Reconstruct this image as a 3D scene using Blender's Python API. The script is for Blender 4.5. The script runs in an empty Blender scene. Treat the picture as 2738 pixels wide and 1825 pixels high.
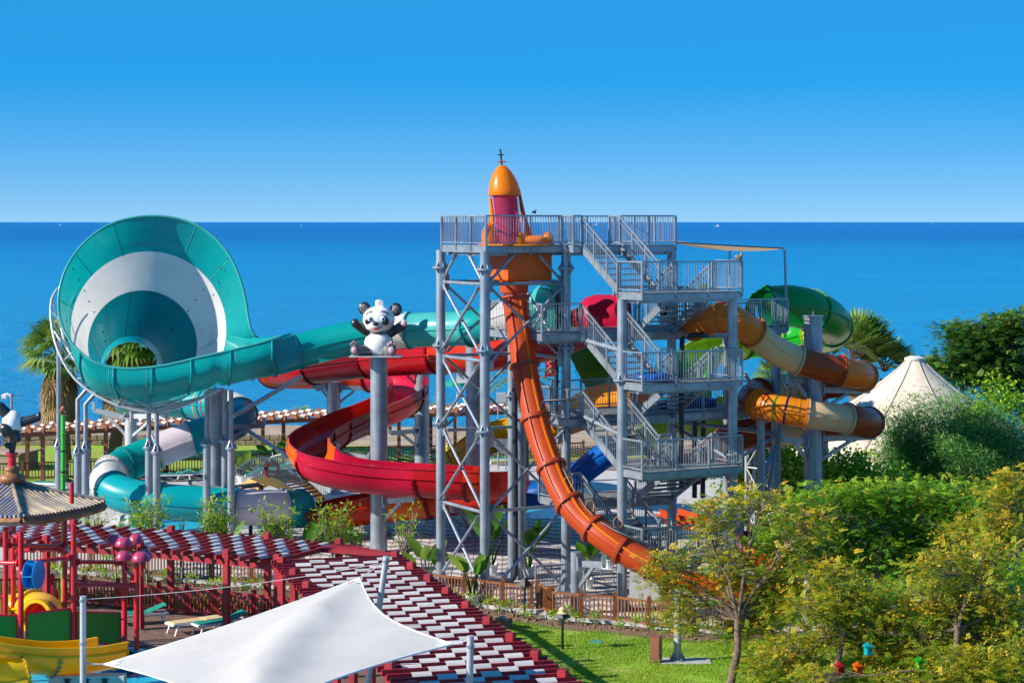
import bpy, bmesh, math, random
import numpy as np
from mathutils import Vector, Matrix
random.seed(7)
rng = np.random.default_rng(7)
SC = bpy.context.scene
COL = SC.collection
PI = math.pi
R = math.radians
# ---------------------------------------------------------------- camera, sky, sun, exposure
FPX, U0, V0, CH = 5590.0, 1369.0, 592.5, 14.0        # focal length in photo pixels, horizon, camera height
cam = bpy.data.objects.new("camera", bpy.data.cameras.new("camera"))
COL.objects.link(cam)
cam.location = (0, 0, CH)
cam.rotation_euler = (R(90), 0, 0)
cam.data.sensor_width = 36
cam.data.lens = 36 * FPX / 2738
cam.data.shift_y = -(912.5 - V0) / 2738
cam.data.clip_start = 1
cam.data.clip_end = 200000
SC.camera = cam
SUN_EL = 29
W = bpy.data.worlds.new("World")
SC.world = W
W.use_nodes = True
nt = W.node_tree
bg = nt.nodes["Background"]
sky = nt.nodes.new("ShaderNodeTexSky")
sky.sky_type = 'NISHITA'
sky.sun_disc = False
sky.sun_elevation = R(SUN_EL)
sky.sun_rotation = R(-107.5)
sky.altitude = 0
sky.air_density = 0.27
sky.dust_density = 0.0
sky.ozone_density = 5.0
hs = nt.nodes.new("ShaderNodeHueSaturation")
hs.inputs["Saturation"].default_value = 3.25
hs.inputs["Hue"].default_value = 0.505
hs.inputs["Value"].default_value = 1.86
gm = nt.nodes.new("ShaderNodeGamma")
gm.inputs[1].default_value = 0.25
nt.links.new(sky.outputs[0], gm.inputs[0])
nt.links.new(gm.outputs[0], hs.inputs["Color"])
ad = nt.nodes.new("ShaderNodeMix")                     # even constant added to the sky so shaded surfaces turn less blue
ad.data_type = 'RGBA'
ad.blend_type = 'ADD'
ad.inputs[0].default_value = 1.0
ad.inputs[7].default_value = (0.085, 0.075, 0.045, 1)
nt.links.new(hs.outputs[0], ad.inputs[6])
nt.links.new(ad.outputs[2], bg.inputs[0])
bg.inputs[1].default_value = 0.15
sl = bpy.data.lights.new("sun", 'SUN')
sl.energy = 4.1
sl.angle = R(0.53)
sl.color = (1.0, 0.93, 0.82)
sun = bpy.data.objects.new("sun", sl)
COL.objects.link(sun)
sun.location = (-60, 60, 60)
sun.rotation_euler = Vector((math.cos(R(SUN_EL)) * .954, .30 * math.cos(R(SUN_EL)), -math.sin(R(SUN_EL)))).to_track_quat('-Z', 'Y').to_euler()
SC.view_settings.view_transform = 'Standard'
SC.view_settings.look = 'None'
SC.view_settings.gamma = 1
SC.view_settings.exposure = 1.0
SC.view_settings.use_curve_mapping = False

# ---------------------------------------------------------------- helpers
def P(u, v, Y):
    return Vector(((u - U0) * Y / FPX, Y, CH - (v - V0) * Y / FPX))
def G(u, v, z=0.0):
    Y = (CH - z) * FPX / (v - V0)
    return Vector(((u - U0) * Y / FPX, Y, z))
def V(*a): return Vector(a)
ZU = Vector((0, 0, 1))

class MB:
    def __init__(s): s.v = []; s.f = []; s.m = []
    def add(s, vs, fs, m=0):
        o = len(s.v)
        s.v += [tuple(p) for p in vs]
        s.f += [tuple(i + o for i in f) for f in fs]
        s.m += [m] * len(fs)
        return s
    def box(s, c, sz, m=0, ax=None, bev=0):
        c = Vector(c); hx, hy, hz = sz[0] / 2, sz[1] / 2, sz[2] / 2
        ex, ey, ez = ax if ax else (V(1, 0, 0), V(0, 1, 0), V(0, 0, 1))
        if bev:
            b = bev; vs = []
            for z, k in ((-hz, b), (-hz + b, 0), (hz - b, 0), (hz, b)):
                for x, y in ((-hx + k, -hy + k), (hx - k, -hy + k), (hx - k, hy - k), (-hx + k, hy - k)):
                    vs.append(c + ex * x + ey * y + ez * z)
            fs = [(3, 2, 1, 0), (12, 13, 14, 15)]
            for r in range(3):
                for i in range(4):
                    j = (i + 1) % 4
                    fs.append((r * 4 + i, r * 4 + j, r * 4 + 4 + j, r * 4 + 4 + i))
            return s.add(vs, fs, m)
        vs = [c + ex * x * hx + ey * y * hy + ez * z * hz for z in (-1, 1) for x, y in ((-1, -1), (1, -1), (1, 1), (-1, 1))]
        return s.add(vs, [(3, 2, 1, 0), (4, 5, 6, 7), (0, 1, 5, 4), (1, 2, 6, 5), (2, 3, 7, 6), (3, 0, 4, 7)], m)
    def bar(s, p, q, w, h=None, m=0, up=ZU, bev=0):
        p = Vector(p); q = Vector(q); h = h or w
        d = q - p; L = d.length
        if L < 1e-6: return s
        d = d / L
        x = d.cross(up)
        if x.length < 1e-3: x = d.cross(V(1, 0, 0))
        x.normalize(); y = x.cross(d)
        return s.box((p + q) / 2, (w, L, h), m, (x, d, y), bev)
    def ring(s, c, ex, ey, r, n): return [Vector(c) + ex * (r * math.cos(2 * PI * i / n)) + ey * (r * math.sin(2 * PI * i / n)) for i in range(n)]
    def path(s, pts, rs, n=8, m=0, caps=True):
        pts = [Vector(p) for p in pts]
        if not hasattr(rs, '__len__'): rs = [rs] * len(pts)
        vs = []; px = None
        for i, p in enumerate(pts):
            t = pts[min(i + 1, len(pts) - 1)] - pts[max(i - 1, 0)]
            t.normalize()
            if px is None:
                px = t.cross(ZU)
                if px.length < 1e-2: px = t.cross(V(1, 0, 0))
            px = px - t * px.dot(t)
            if px.length < 1e-4: px = t.orthogonal()
            px.normalize()
            vs += s.ring(p, px, t.cross(px), rs[i], n)
        fs = []
        for i in range(len(pts) - 1):
            for k in range(n):
                k2 = (k + 1) % n
                fs.append((i * n + k, i * n + k2, (i + 1) * n + k2, (i + 1) * n + k))
        if caps:
            fs.append(tuple(range(n))[::-1]); fs.append(tuple((len(pts) - 1) * n + k for k in range(n)))
        return s.add(vs, fs, m)
    def tube(s, p, q, r, r2=None, n=8, m=0, caps=True): return s.path([p, q], [r, r if r2 is None else r2], n, m, caps)
    def lathe(s, c, prof, n=16, m=0, ax=ZU, close=False):
        c = Vector(c); ax = Vector(ax).normalized()
        ex = ax.orthogonal().normalized() if abs(ax.z) < .99 else V(1, 0, 0)
        ey = ax.cross(ex); vs = []
        for r, z in prof: vs += s.ring(c + ax * z, ex, ey, max(r, 1e-4), n)
        fs = []; K = len(prof)
        for i in range(K if close else K - 1):
            i2 = (i + 1) % K
            for k in range(n):
                k2 = (k + 1) % n
                fs.append((i * n + k, i * n + k2, i2 * n + k2, i2 * n + k))
        return s.add(vs, fs, m)
    def ell(s, c, r, m=0, n=16, k=10, ax=None):
        c = Vector(c); ex, ey, ez = ax if ax else (V(1, 0, 0), V(0, 1, 0), V(0, 0, 1)); vs = []
        for i in range(k + 1):
            a = -PI / 2 + PI * i / k
            for j in range(n):
                b = 2 * PI * j / n
                vs.append(c + ex * (r[0] * math.cos(a) * math.cos(b)) + ey * (r[1] * math.cos(a) * math.sin(b)) + ez * (r[2] * math.sin(a)))
        fs = [(i * n + j, i * n + (j + 1) % n, (i + 1) * n + (j + 1) % n, (i + 1) * n + j) for i in range(k) for j in range(n)]
        return s.add(vs, fs, m)
    def prism(s, poly, axis, m=0):          # polygon points + extrusion vector
        n = len(poly); axis = Vector(axis)
        vs = [Vector(p) for p in poly] + [Vector(p) + axis for p in poly]
        fs = [tuple(range(n))[::-1], tuple(range(n, 2 * n))] + [(i, (i + 1) % n, n + (i + 1) % n, n + i) for i in range(n)]
        return s.add(vs, fs, m)

ORG = {}
def tag(o, label=None, cat=None, group=None, kind=None):
    if label: o["label"] = label
    if cat: o["category"] = cat
    if group: o["group"] = group
    if kind: o["kind"] = kind
    return o
def thing(name, label, cat, loc=(0, 0, 0), group=None):
    o = bpy.data.objects.new(name, None)
    o.empty_display_size = .3
    COL.objects.link(o)
    o.location = Vector(loc); ORG[o.as_pointer()] = Vector(loc)
    return tag(o, label, cat, group)
def org(o): return ORG.get(o.as_pointer(), V(0, 0, 0))
def finish(me, name, parent, at, smooth, kind, label):
    if smooth is not None:
        me.shade_smooth()
        if smooth < 180: me.set_sharp_from_angle(angle=R(smooth))
    o = bpy.data.objects.new(name, me)
    COL.objects.link(o)
    if parent is not None:
        o.parent = parent; ORG[o.as_pointer()] = org(parent)
    else:
        o.location = at; ORG[o.as_pointer()] = Vector(at)
    if kind: o["kind"] = kind
    if label: o["label"] = label
    return o
def make(name, mb, mats, parent=None, at=(0, 0, 0), smooth=None, kind=None, label=None):
    if not isinstance(mats, (list, tuple)): mats = [mats]
    off = org(parent) if parent is not None else Vector(at)
    me = bpy.data.meshes.new(name)
    me.from_pydata([(p[0] - off.x, p[1] - off.y, p[2] - off.z) for p in mb.v], [], mb.f)
    for m in mats: me.materials.append(m)
    if len(mats) > 1: me.polygons.foreach_set("material_index", mb.m)
    bm = bmesh.new(); bm.from_mesh(me); bmesh.ops.recalc_face_normals(bm, faces=bm.faces); bm.to_mesh(me); bm.free()
    me.update()
    return finish(me, name, parent, at, smooth, kind, label)
def npmesh(name, Vt, Q, mat, parent=None, at=(0, 0, 0), tint=None, kind=None, label=None):
    off = org(parent) if parent is not None else Vector(at)
    Vt = np.asarray(Vt, np.float32) - np.array(off, np.float32)
    n, k = Q.shape
    me = bpy.data.meshes.new(name)
    me.vertices.add(len(Vt)); me.vertices.foreach_set("co", Vt.ravel())
    me.loops.add(n * k); me.loops.foreach_set("vertex_index", Q.astype(np.int32).ravel())
    me.polygons.add(n); me.polygons.foreach_set("loop_start", np.arange(0, n * k, k, dtype=np.int32))
    me.update(calc_edges=True)
    if tint is not None:
        a = me.attributes.new("tint", 'FLOAT', 'POINT'); a.data.foreach_set("value", np.asarray(tint, np.float32))
    me.materials.append(mat)
    return finish(me, name, parent, at, None, kind, label)
def clone(root, loc, label=None, rot=None, scale=None):
    c = root.copy(); COL.objects.link(c); c.location = loc; ORG[c.as_pointer()] = Vector(loc)
    if rot is not None: c.rotation_euler = (0, 0, rot)
    if scale is not None: c.scale = scale
    if label: c["label"] = label
    for ch in list(root.children):
        d = ch.copy(); COL.objects.link(d); d.parent = c
        for g in list(ch.children):
            e = g.copy(); COL.objects.link(e); e.parent = d
    return c
def catmull(pts, step=.25):
    pts = [np.array(p, float) for p in pts]
    out = []
    for i in range(len(pts) - 1):
        a = pts[max(i - 1, 0)]; b = pts[i]; c = pts[i + 1]; d = pts[min(i + 2, len(pts) - 1)]
        n = max(2, int(np.linalg.norm((c - b)[:3]) / step))
        for k in range(n):
            t = k / n
            out.append(.5 * (2 * b + (c - a) * t + (2 * a - 5 * b + 4 * c - d) * t * t + (3 * b - a - 3 * c + d) * t ** 3))
    out.append(pts[-1])
    return out

# ---------------------------------------------------------------- materials
def mat(name, c, rough=.5, metal=0, var=.12, vs=3.0, bump=0, bs=20.0, spec=.5, coat=0, c2=None, dirt=0, alpha=1, trans=0):
    m = bpy.data.materials.new(name); m.use_nodes = True
    n = m.node_tree.nodes; l = m.node_tree.links; b = n["Principled BSDF"]
    tc = n.new("ShaderNodeTexCoord")
    no = n.new("ShaderNodeTexNoise"); no.inputs["Scale"].default_value = vs; no.inputs["Detail"].default_value = 6; no.inputs["Roughness"].default_value = .65
    l.new(tc.outputs["Object"], no.inputs["Vector"])
    rp = n.new("ShaderNodeValToRGB")
    d = c2 or tuple(x * (1 - var * 1.6) for x in c); e = tuple(min(1, x * (1 + var)) for x in c)
    rp.color_ramp.elements[0].position = .32; rp.color_ramp.elements[0].color = (*d, 1)
    rp.color_ramp.elements[1].position = .68; rp.color_ramp.elements[1].color = (*e, 1)
    l.new(no.outputs["Fac"], rp.inputs["Fac"])
    col = rp.outputs["Color"]
    if dirt:                                        # streaky grime running down
        mp = n.new("ShaderNodeMapping"); mp.inputs["Scale"].default_value = (5, 5, .5); l.new(tc.outputs["Object"], mp.inputs["Vector"])
        n2 = n.new("ShaderNodeTexNoise"); n2.inputs["Scale"].default_value = 1.4; n2.inputs["Detail"].default_value = 8; l.new(mp.outputs[0], n2.inputs["Vector"])
        r2 = n.new("ShaderNodeValToRGB"); r2.color_ramp.elements[0].position = .45; r2.color_ramp.elements[1].position = .75
        l.new(n2.outputs["Fac"], r2.inputs["Fac"])
        mu = n.new("ShaderNodeMath"); mu.operation = 'MULTIPLY'; mu.inputs[1].default_value = dirt; l.new(r2.outputs["Color"], mu.inputs[0])
        mx = n.new("ShaderNodeMix"); mx.data_type = 'RGBA'; l.new(mu.outputs[0], mx.inputs[0]); l.new(col, mx.inputs[6]); mx.inputs[7].default_value = (.12, .11, .1, 1)
        col = mx.outputs[2]
    l.new(col, b.inputs["Base Color"])
    b.inputs["Roughness"].default_value = rough; b.inputs["Metallic"].default_value = metal
    b.inputs["Specular IOR Level"].default_value = spec; b.inputs["Coat Weight"].default_value = coat; b.inputs["Coat Roughness"].default_value = .06
    b.inputs["Alpha"].default_value = alpha
    if trans: b.inputs["Transmission Weight"].default_value = trans; b.inputs["IOR"].default_value = 1.1
    if bump:
        nb = n.new("ShaderNodeTexNoise"); nb.inputs["Scale"].default_value = bs; nb.inputs["Detail"].default_value = 5; l.new(tc.outputs["Object"], nb.inputs["Vector"])
        bu = n.new("ShaderNodeBump"); bu.inputs["Strength"].default_value = bump; bu.inputs["Distance"].default_value = .05
        l.new(nb.outputs["Fac"], bu.inputs["Height"]); l.new(bu.outputs[0], b.inputs["Normal"])
    return m
def frp(name, c, **k):
    a = dict(rough=.32, var=.07, vs=.7, coat=.22, spec=.35, bump=.035, bs=1.6, dirt=.05); a.update(k)
    m = mat(name, c, **a)                           # thin laminate lets some light through
    n = m.node_tree.nodes; l = m.node_tree.links; b = n["Principled BSDF"]; t = n.new("ShaderNodeBsdfTranslucent")
    l.new(b.inputs["Base Color"].links[0].from_socket, t.inputs["Color"]); x = n.new("ShaderNodeMixShader"); x.inputs[0].default_value = .38
    l.new(b.outputs[0], x.inputs[1]); l.new(t.outputs[0], x.inputs[2]); l.new(x.outputs[0], n["Material Output"].inputs["Surface"])
    return m
def leafmat(name, c1, c2, c3, tl=.35):
    m = bpy.data.materials.new(name); m.use_nodes = True
    n = m.node_tree.nodes; l = m.node_tree.links; b = n["Principled BSDF"]
    at = n.new("ShaderNodeAttribute"); at.attribute_name = "tint"
    rp = n.new("ShaderNodeValToRGB"); e = rp.color_ramp.elements
    e[0].position = 0; e[0].color = (*c1, 1); e[1].position = 1; e[1].color = (*c3, 1)
    x = e.new(.5); x.color = (*c2, 1)
    l.new(at.outputs["Fac"], rp.inputs["Fac"]); l.new(rp.outputs[0], b.inputs["Base Color"])
    b.inputs["Roughness"].default_value = .5; b.inputs["Specular IOR Level"].default_value = .3
    t = n.new("ShaderNodeBsdfTranslucent"); l.new(rp.outputs[0], t.inputs["Color"])
    mx = n.new("ShaderNodeMixShader"); mx.inputs[0].default_value = tl
    l.new(b.outputs[0], mx.inputs[1]); l.new(t.outputs[0], mx.inputs[2]); l.new(mx.outputs[0], n["Material Output"].inputs["Surface"])
    return m

M = {}
M['steel'] = mat("galvanised_steel", (.32, .375, .44), .38, .5, .2, 1.1, .03, 30, dirt=.28)
M['steelpale'] = mat("pale_steel", (.46, .48, .51), .45, .25, .08, 3, .03, 30, dirt=.08)
M['deck'] = mat("deck_plate", (.22, .235, .25), .6, .3, .2, 4, .1, 60)
M['darkpipe'] = mat("dark_pipe", (.02, .024, .035), .4, 0, .2)
M['greypipe'] = mat("grey_pipe", (.20, .22, .25), .5, 0, .2, dirt=.3)
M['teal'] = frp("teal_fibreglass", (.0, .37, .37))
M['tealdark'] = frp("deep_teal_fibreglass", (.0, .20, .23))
M['cyan'] = frp("turquoise_fibreglass", (.0, .44, .50))
M['aqua'] = frp("pale_turquoise_fibreglass", (.08, .52, .50))
M['frpwhite'] = frp("white_fibreglass", (.84, .79, .76), c2=(.76, .71, .68))
M['lilac'] = frp("lilac_white_fibreglass", (.82, .72, .78))
M['red'] = frp("red_fibreglass", (.50, .006, .015))
M['darkred'] = frp("dark_red_fibreglass", (.20, .0, .012))
M['redor'] = frp("orange_red_fibreglass", (.66, .035, .01))
M['pink'] = frp("crimson_fibreglass", (.62, .006, .05))
M['orangefl'] = frp("orange_flume_fibreglass", (.85, .16, .01))
M['orange'] = frp("orange_fibreglass", (.95, .27, .004))
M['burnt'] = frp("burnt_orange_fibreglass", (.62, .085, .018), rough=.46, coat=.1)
M['boxorange'] = frp("box_orange_fibreglass", (.84, .17, .012))
M['tan'] = frp("tan_fibreglass", (.92, .29, .03))
M['amber'] = frp("amber_fibreglass", (.95, .31, .008))
M['cream'] = frp("cream_fibreglass", (.92, .66, .36))
M['brown'] = frp("brown_fibreglass", (.52, .085, .012))
M['green'] = frp("green_fibreglass", (.004, .30, .055))
M['brightgreen'] = frp("bright_green_fibreglass", (.01, .42, .03))
M['lime'] = frp("lime_fibreglass", (.42, .58, .04))
M['yellow'] = frp("yellow_fibreglass", (.95, .58, .004))
M['gold'] = frp("golden_yellow_fibreglass", (.95, .40, .004))
M['blue'] = frp("blue_fibreglass", (.0, .13, .52))
M['navy'] = frp("navy_fibreglass", (.005, .02, .15))
M['redpaint'] = mat("red_painted_steel", (.60, .006, .018), .35, 0, .1, coat=.4)
M['pergred'] = mat("dark_red_painted_timber", (.34, .008, .022), .5, 0, .18, 6, .08, 40, dirt=.1)
M['pergbrown'] = mat("brown_stained_timber", (.22, .07, .03), .6, 0, .2, 6, .08, 40, dirt=.1)
M['fencebrown'] = mat("chestnut_painted_timber", (.22, .075, .022), .5, 0, .18, 6, .08, 40, dirt=.1)
M['fencedark'] = mat("dark_brown_timber", (.12, .05, .022), .6, 0, .2, 6, .08, 40)
M['fabric'] = mat("white_shade_fabric", (.58, .55, .54), .8, 0, .05, 8, .12, 90, .2, dirt=.06)
M['sail'] = mat("white_sail_membrane", (.50, .48, .46), .7, 0, .05, .8, .05, 6, .2, dirt=.07)
M['beigecanvas'] = mat("beige_canvas", (.66, .55, .44), .8, 0, .07, 2, .08, 30, .2, dirt=.12)
M['canvasseam'] = mat("canvas_seam", (.52, .42, .33), .85, 0, .07, 2)
M['tancanvas'] = mat("tan_mesh_canvas", (.38, .24, .10), .85, 0, .08, 4)
M['white'] = mat("white_plastic", (.78, .78, .78), .4, 0, .04)
M['concrete'] = mat("concrete", (.42, .41, .40), .8, 0, .18, 5, .15, 40, dirt=.15)
M['whiteconc'] = mat("white_rendered_block", (.62, .62, .60), .8, 0, .1, 3, .1, 30, dirt=.15)
M['stone'] = mat("tan_stone", (.27, .21, .14), .85, 0, .3, 5, .3, 20)
M['bark'] = mat("tree_bark", (.17, .115, .08), .85, 0, .4, 8, .5, 40)
M['paletwig'] = mat("pale_twig_bark", (.30, .22, .17), .85, 0, .3, 8, .3, 40)
M['palmbark'] = mat("palm_bark", (.16, .11, .075), .9, 0, .45, 10, .6, 30)
M['black'] = mat("black_paint", (.012, .012, .014), .4, 0, .2)
M['utilbrown'] = mat("brown_metal_box", (.23, .09, .05), .5, 0, .12, dirt=.15)
M['greensling'] = mat("green_sling_fabric", (.0, .22, .17), .7, 0, .08)
M['beigesling'] = mat("beige_sling_fabric", (.62, .47, .26), .7, 0, .08)
M['panelgreen'] = mat("green_plastic_panel", (.012, .26, .02), .45, 0, .08)
M['bamboo'] = mat("bright_green_bamboo", (.03, .50, .02), .35, 0, .1, coat=.3)
M['mushroom'] = mat("mottled_purple_red_cap", (.46, .07, .17), .35, 0, .1, 7, c2=(.36, .004, .05), coat=.4)
M['pandablack'] = mat("black_statue_paint", (.022, .022, .028), .35, 0, .6, 6, .15, 14, coat=.4)
M['pandagrey'] = mat("grey_statue_paint", (.16, .15, .17), .45, 0, .5, 9, .4, 30)
M['pandawhite'] = mat("white_statue_paint", (.80, .79, .78), .38, 0, .04, 3, .05, 12, coat=.3)
M['pinkpad'] = mat("pink_pad_paint", (.62, .38, .45), .5, 0, .06)
M['iris'] = mat("blue_iris_paint", (.02, .22, .55), .2, 0, .05)
M['mouth'] = mat("red_mouth_paint", (.48, .03, .03), .35, 0, .05)
M['rooftile'] = mat("weathered_bamboo_tile", (.46, .33, .19), .45, 0, .4, 1.5, .1, 10, c2=(.10, .11, .15), coat=.2)
M['roofblue'] = mat("blue_bamboo_tile", (.10, .16, .34), .45, 0, .4, 3, .1, 10, c2=(.30, .27, .25), coat=.2)
M['roofwood'] = mat("brown_roof_timber", (.30, .11, .04), .5, 0, .3, 4, .1, 14, coat=.2)
M['bucketblue'] = frp("light_blue_plastic", (.02, .32, .66))
M['lifering'] = mat("orange_ring_paint", (.80, .16, .05), .5, 0, .06)
M['bridgewood'] = mat("golden_bridge_timber", (.82, .38, .07), .5, 0, .15, 8, .06, 40)
M['clear'] = mat("clear_acrylic", (.62, .06, .16), .08, 0, .01, spec=.5, alpha=.22)
M['capsred'] = mat("crimson_capsule_liner", (.50, .02, .08), .4, 0, .12, 2)
M['soil'] = mat("dug_soil", (.20, .12, .07), .95, 0, .4, 6, .6, 25)
def vary(m, lo=.78):                              # piece to piece differences in fading
    n = m.node_tree.nodes; l = m.node_tree.links; b = n["Principled BSDF"]; oi = n.new("ShaderNodeObjectInfo")
    mr = n.new("ShaderNodeMapRange"); mr.inputs[3].default_value = lo; mr.inputs[4].default_value = 1.06; l.new(oi.outputs["Random"], mr.inputs[0])
    mx = n.new("ShaderNodeMix"); mx.data_type = 'RGBA'; mx.blend_type = 'MULTIPLY'; mx.inputs[0].default_value = 1
    l.new(b.inputs["Base Color"].links[0].from_socket, mx.inputs[6]); l.new(mr.outputs[0], mx.inputs[7]); l.new(mx.outputs[2], b.inputs["Base Color"])
vary(M['fabric']); vary(M['pergred'], .7); vary(M['rooftile'], .6); vary(M['pergbrown'], .75)
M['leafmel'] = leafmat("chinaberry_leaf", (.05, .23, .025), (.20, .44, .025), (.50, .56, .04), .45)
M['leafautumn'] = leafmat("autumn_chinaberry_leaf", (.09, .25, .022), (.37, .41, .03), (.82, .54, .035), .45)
M['berry'] = leafmat("yellow_berry", (.45, .32, .02), (.62, .38, .02), (.58, .25, .015), .25)
M['leafdark'] = leafmat("dark_leaf", (.025, .11, .025), (.08, .21, .025), (.22, .33, .04), .4)
M['leafvine'] = leafmat("vine_leaf", (.04, .15, .012), (.19, .42, .016), (.44, .56, .03), .45)
M['leaffine'] = leafmat("tamarisk_leaf", (.02, .11, .03), (.07, .25, .05), (.22, .40, .07), .4)
M['leafpalm'] = leafmat("palm_leaf", (.04, .13, .018), (.13, .26, .03), (.32, .40, .09), .3)
M['leafdead'] = leafmat("dry_palm_leaf", (.16, .10, .04), (.32, .21, .08), (.48, .36, .14), .2)
M['leafbanana'] = leafmat("banana_leaf", (.02, .09, .012), (.06, .18, .015), (.22, .32, .04), .4)
M['grass'] = leafmat("grass_blade", (.09, .22, .008), (.18, .36, .01), (.32, .43, .03), .3)
# ---------------------------------------------------------------- the setting
def watermat(name, deep, shallow, y0, y1, rough, bump, scl):
    m = bpy.data.materials.new(name); m.use_nodes = True
    n = m.node_tree.nodes; l = m.node_tree.links; b = n["Principled BSDF"]
    ge = n.new("ShaderNodeNewGeometry"); sp = n.new("ShaderNodeSeparateXYZ"); l.new(ge.outputs["Position"], sp.inputs[0])
    mr = n.new("ShaderNodeMapRange"); mr.inputs[1].default_value = y0; mr.inputs[2].default_value = y1; l.new(sp.outputs["Y"], mr.inputs[0])
    mp = n.new("ShaderNodeMapping"); mp.inputs["Scale"].default_value = (.02, .09, 1); l.new(ge.outputs["Position"], mp.inputs["Vector"])
    nz = n.new("ShaderNodeTexNoise"); nz.inputs["Scale"].default_value = .6; nz.inputs["Detail"].default_value = 9; nz.inputs["Roughness"].default_value = .7; l.new(mp.outputs[0], nz.inputs["Vector"])
    ad = n.new("ShaderNodeMath"); ad.operation = 'MULTIPLY_ADD'; ad.inputs[1].default_value = .9; l.new(nz.outputs["Fac"], ad.inputs[0])
    sb = n.new("ShaderNodeMath"); sb.operation = 'SUBTRACT'; sb.inputs[1].default_value = .45; l.new(mr.outputs[0], sb.inputs[0]); l.new(sb.outputs[0], ad.inputs[2])
    last = ad
    for (sx, sy, amp) in ((.16, .55, .34), (.5, .03, .30), (.035, .006, .25)):  # wave glint and sky reflection put into the water colour as noise
        m3 = n.new("ShaderNodeMapping"); m3.inputs["Scale"].default_value = (sx, sy, 1); l.new(ge.outputs["Position"], m3.inputs["Vector"])
        n3 = n.new("ShaderNodeTexNoise"); n3.inputs["Scale"].default_value = 1; n3.inputs["Detail"].default_value = 3; l.new(m3.outputs[0], n3.inputs["Vector"])
        s3 = n.new("ShaderNodeMath"); s3.operation = 'SUBTRACT'; s3.inputs[1].default_value = .5; l.new(n3.outputs["Fac"], s3.inputs[0])
        a3 = n.new("ShaderNodeMath"); a3.operation = 'MULTIPLY_ADD'; a3.inputs[1].default_value = amp; l.new(s3.outputs[0], a3.inputs[0]); l.new(last.outputs[0], a3.inputs[2]); last = a3
    ad = last
    mx = n.new("ShaderNodeMix"); mx.data_type = 'RGBA'; mx.inputs[6].default_value = (*shallow, 1); mx.inputs[7].default_value = (*deep, 1)
    l.new(ad.outputs[0], mx.inputs[0]); l.new(mx.outputs[2], b.inputs["Base Color"])
    b.inputs["Roughness"].default_value = rough; b.inputs["Specular IOR Level"].default_value = .12
    m2 = n.new("ShaderNodeMapping"); m2.inputs["Scale"].default_value = (scl, scl * 2.2, scl); l.new(ge.outputs["Position"], m2.inputs["Vector"])
    w = n.new("ShaderNodeTexNoise"); w.inputs["Scale"].default_value = 1; w.inputs["Detail"].default_value = 8; w.inputs["Roughness"].default_value = .62; l.new(m2.outputs[0], w.inputs["Vector"])
    bu = n.new("ShaderNodeBump"); bu.inputs["Strength"].default_value = bump; bu.inputs["Distance"].default_value = 2.0
    l.new(w.outputs["Fac"], bu.inputs["Height"]); l.new(bu.outputs[0], b.inputs["Normal"])
    return m
M['sea'] = watermat("sea_water", (.0, .105, .38), (.0, .31, .61), 150, 2000, .2, 1.0, .42)
M['pool'] = watermat("pool_water", (.01, .42, .62), (.01, .42, .62), 0, 10, .08, .12, 2.5)
M['sand'] = mat("beach_sand", (.40, .29, .20), .95, 0, .25, .6, .5, 6)
M['dirt'] = mat("bare_earth", (.36, .22, .13), .95, 0, .3, .5, .5, 5)
M['lawn'] = mat("lawn_turf", (.20, .38, .012), .95, 0, .3, .55, .9, 30, c2=(.34, .31, .07))
M['court'] = mat("red_court", (.30, .10, .07), .85, 0, .1, 2)
M['ground'] = mat("plain_ground", (.20, .17, .13), .9, 0, .3, 1, .3, 10)
M['plaza'] = mat("plaza_concrete", (.52, .48, .45), .75, 0, .12, 1.5, .1, 20)
M['paverlight'] = mat("light_paver", (.62, .53, .47), .75, 0, .12, 3, .1, 30)
M['paverdark'] = mat("grey_paver", (.25, .25, .29), .75, 0, .15, 3, .1, 30)
M['redpath'] = mat("terracotta_path", (.33, .085, .07), .8, 0, .15, 4, .1, 30)
M['deckwood'] = mat("brown_deck_boards", (.19, .115, .085), .6, 0, .3, 3, .1, 20)

def sheet(name, pts, z, m, kind="structure"):
    o = make(name, MB().add([(p[0], p[1], z) for p in pts], [tuple(range(len(pts)))]), m)
    return tag(o, kind=kind)
xs = [-60000, -9000, -1500, -200, 0, 200, 1500, 9000, 60000]
ys = [141, 170, 260, 600, 2000, 9000, 60000]
mb = MB()
for j in range(len(ys) - 1):
    for i in range(len(xs) - 1):
        mb.add([(xs[i], ys[j], -.6), (xs[i + 1], ys[j], -.6), (xs[i + 1], ys[j + 1], -.6), (xs[i], ys[j + 1], -.6)], [(0, 1, 2, 3)])
tag(make("sea", mb, M['sea']), kind="structure")
sheet("ground", [(-90, 25), (90, 25), (90, 139), (-90, 139)], -.03, M['ground'])
mb = MB(); K = 40                                      # beach slopes gently under the sea
for i in range(K):
    for (ya, za, yb, zb) in ((131.2, -.02, 140, .1), (140, .1, 146, -.25), (146, -.25, 162, -1.9)):
        x0 = -90 + 180 * i / K; x1 = x0 + 180 / K
        w0 = .8 * math.sin(i * .9); w1 = .8 * math.sin((i + 1) * .9)
        mb.add([(x0, ya + w0 * (ya > 131.5), za), (x1, ya + w1 * (ya > 131.5), za), (x1, yb + w1, zb), (x0, yb + w0, zb)], [(0, 1, 2, 3)])
tag(make("beach", mb, M['sand'], smooth=60), kind="structure")
FENCE = [(-20, 84.5), (-16.8, 83.5), (-13.4, 82.0), (-10.05, 80.6), (-6.6, 79.2), (-3.3, 77.8), (-1.74, 76.8), (-.33, 75.7), (.7, 75.1)]
FENCE2 = [(1.32, 74.0), (2.44, 73.4), (3.6, 73.0), (4.73, 72.1), (6.1, 71.4), (7.3, 71.3)]
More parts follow.
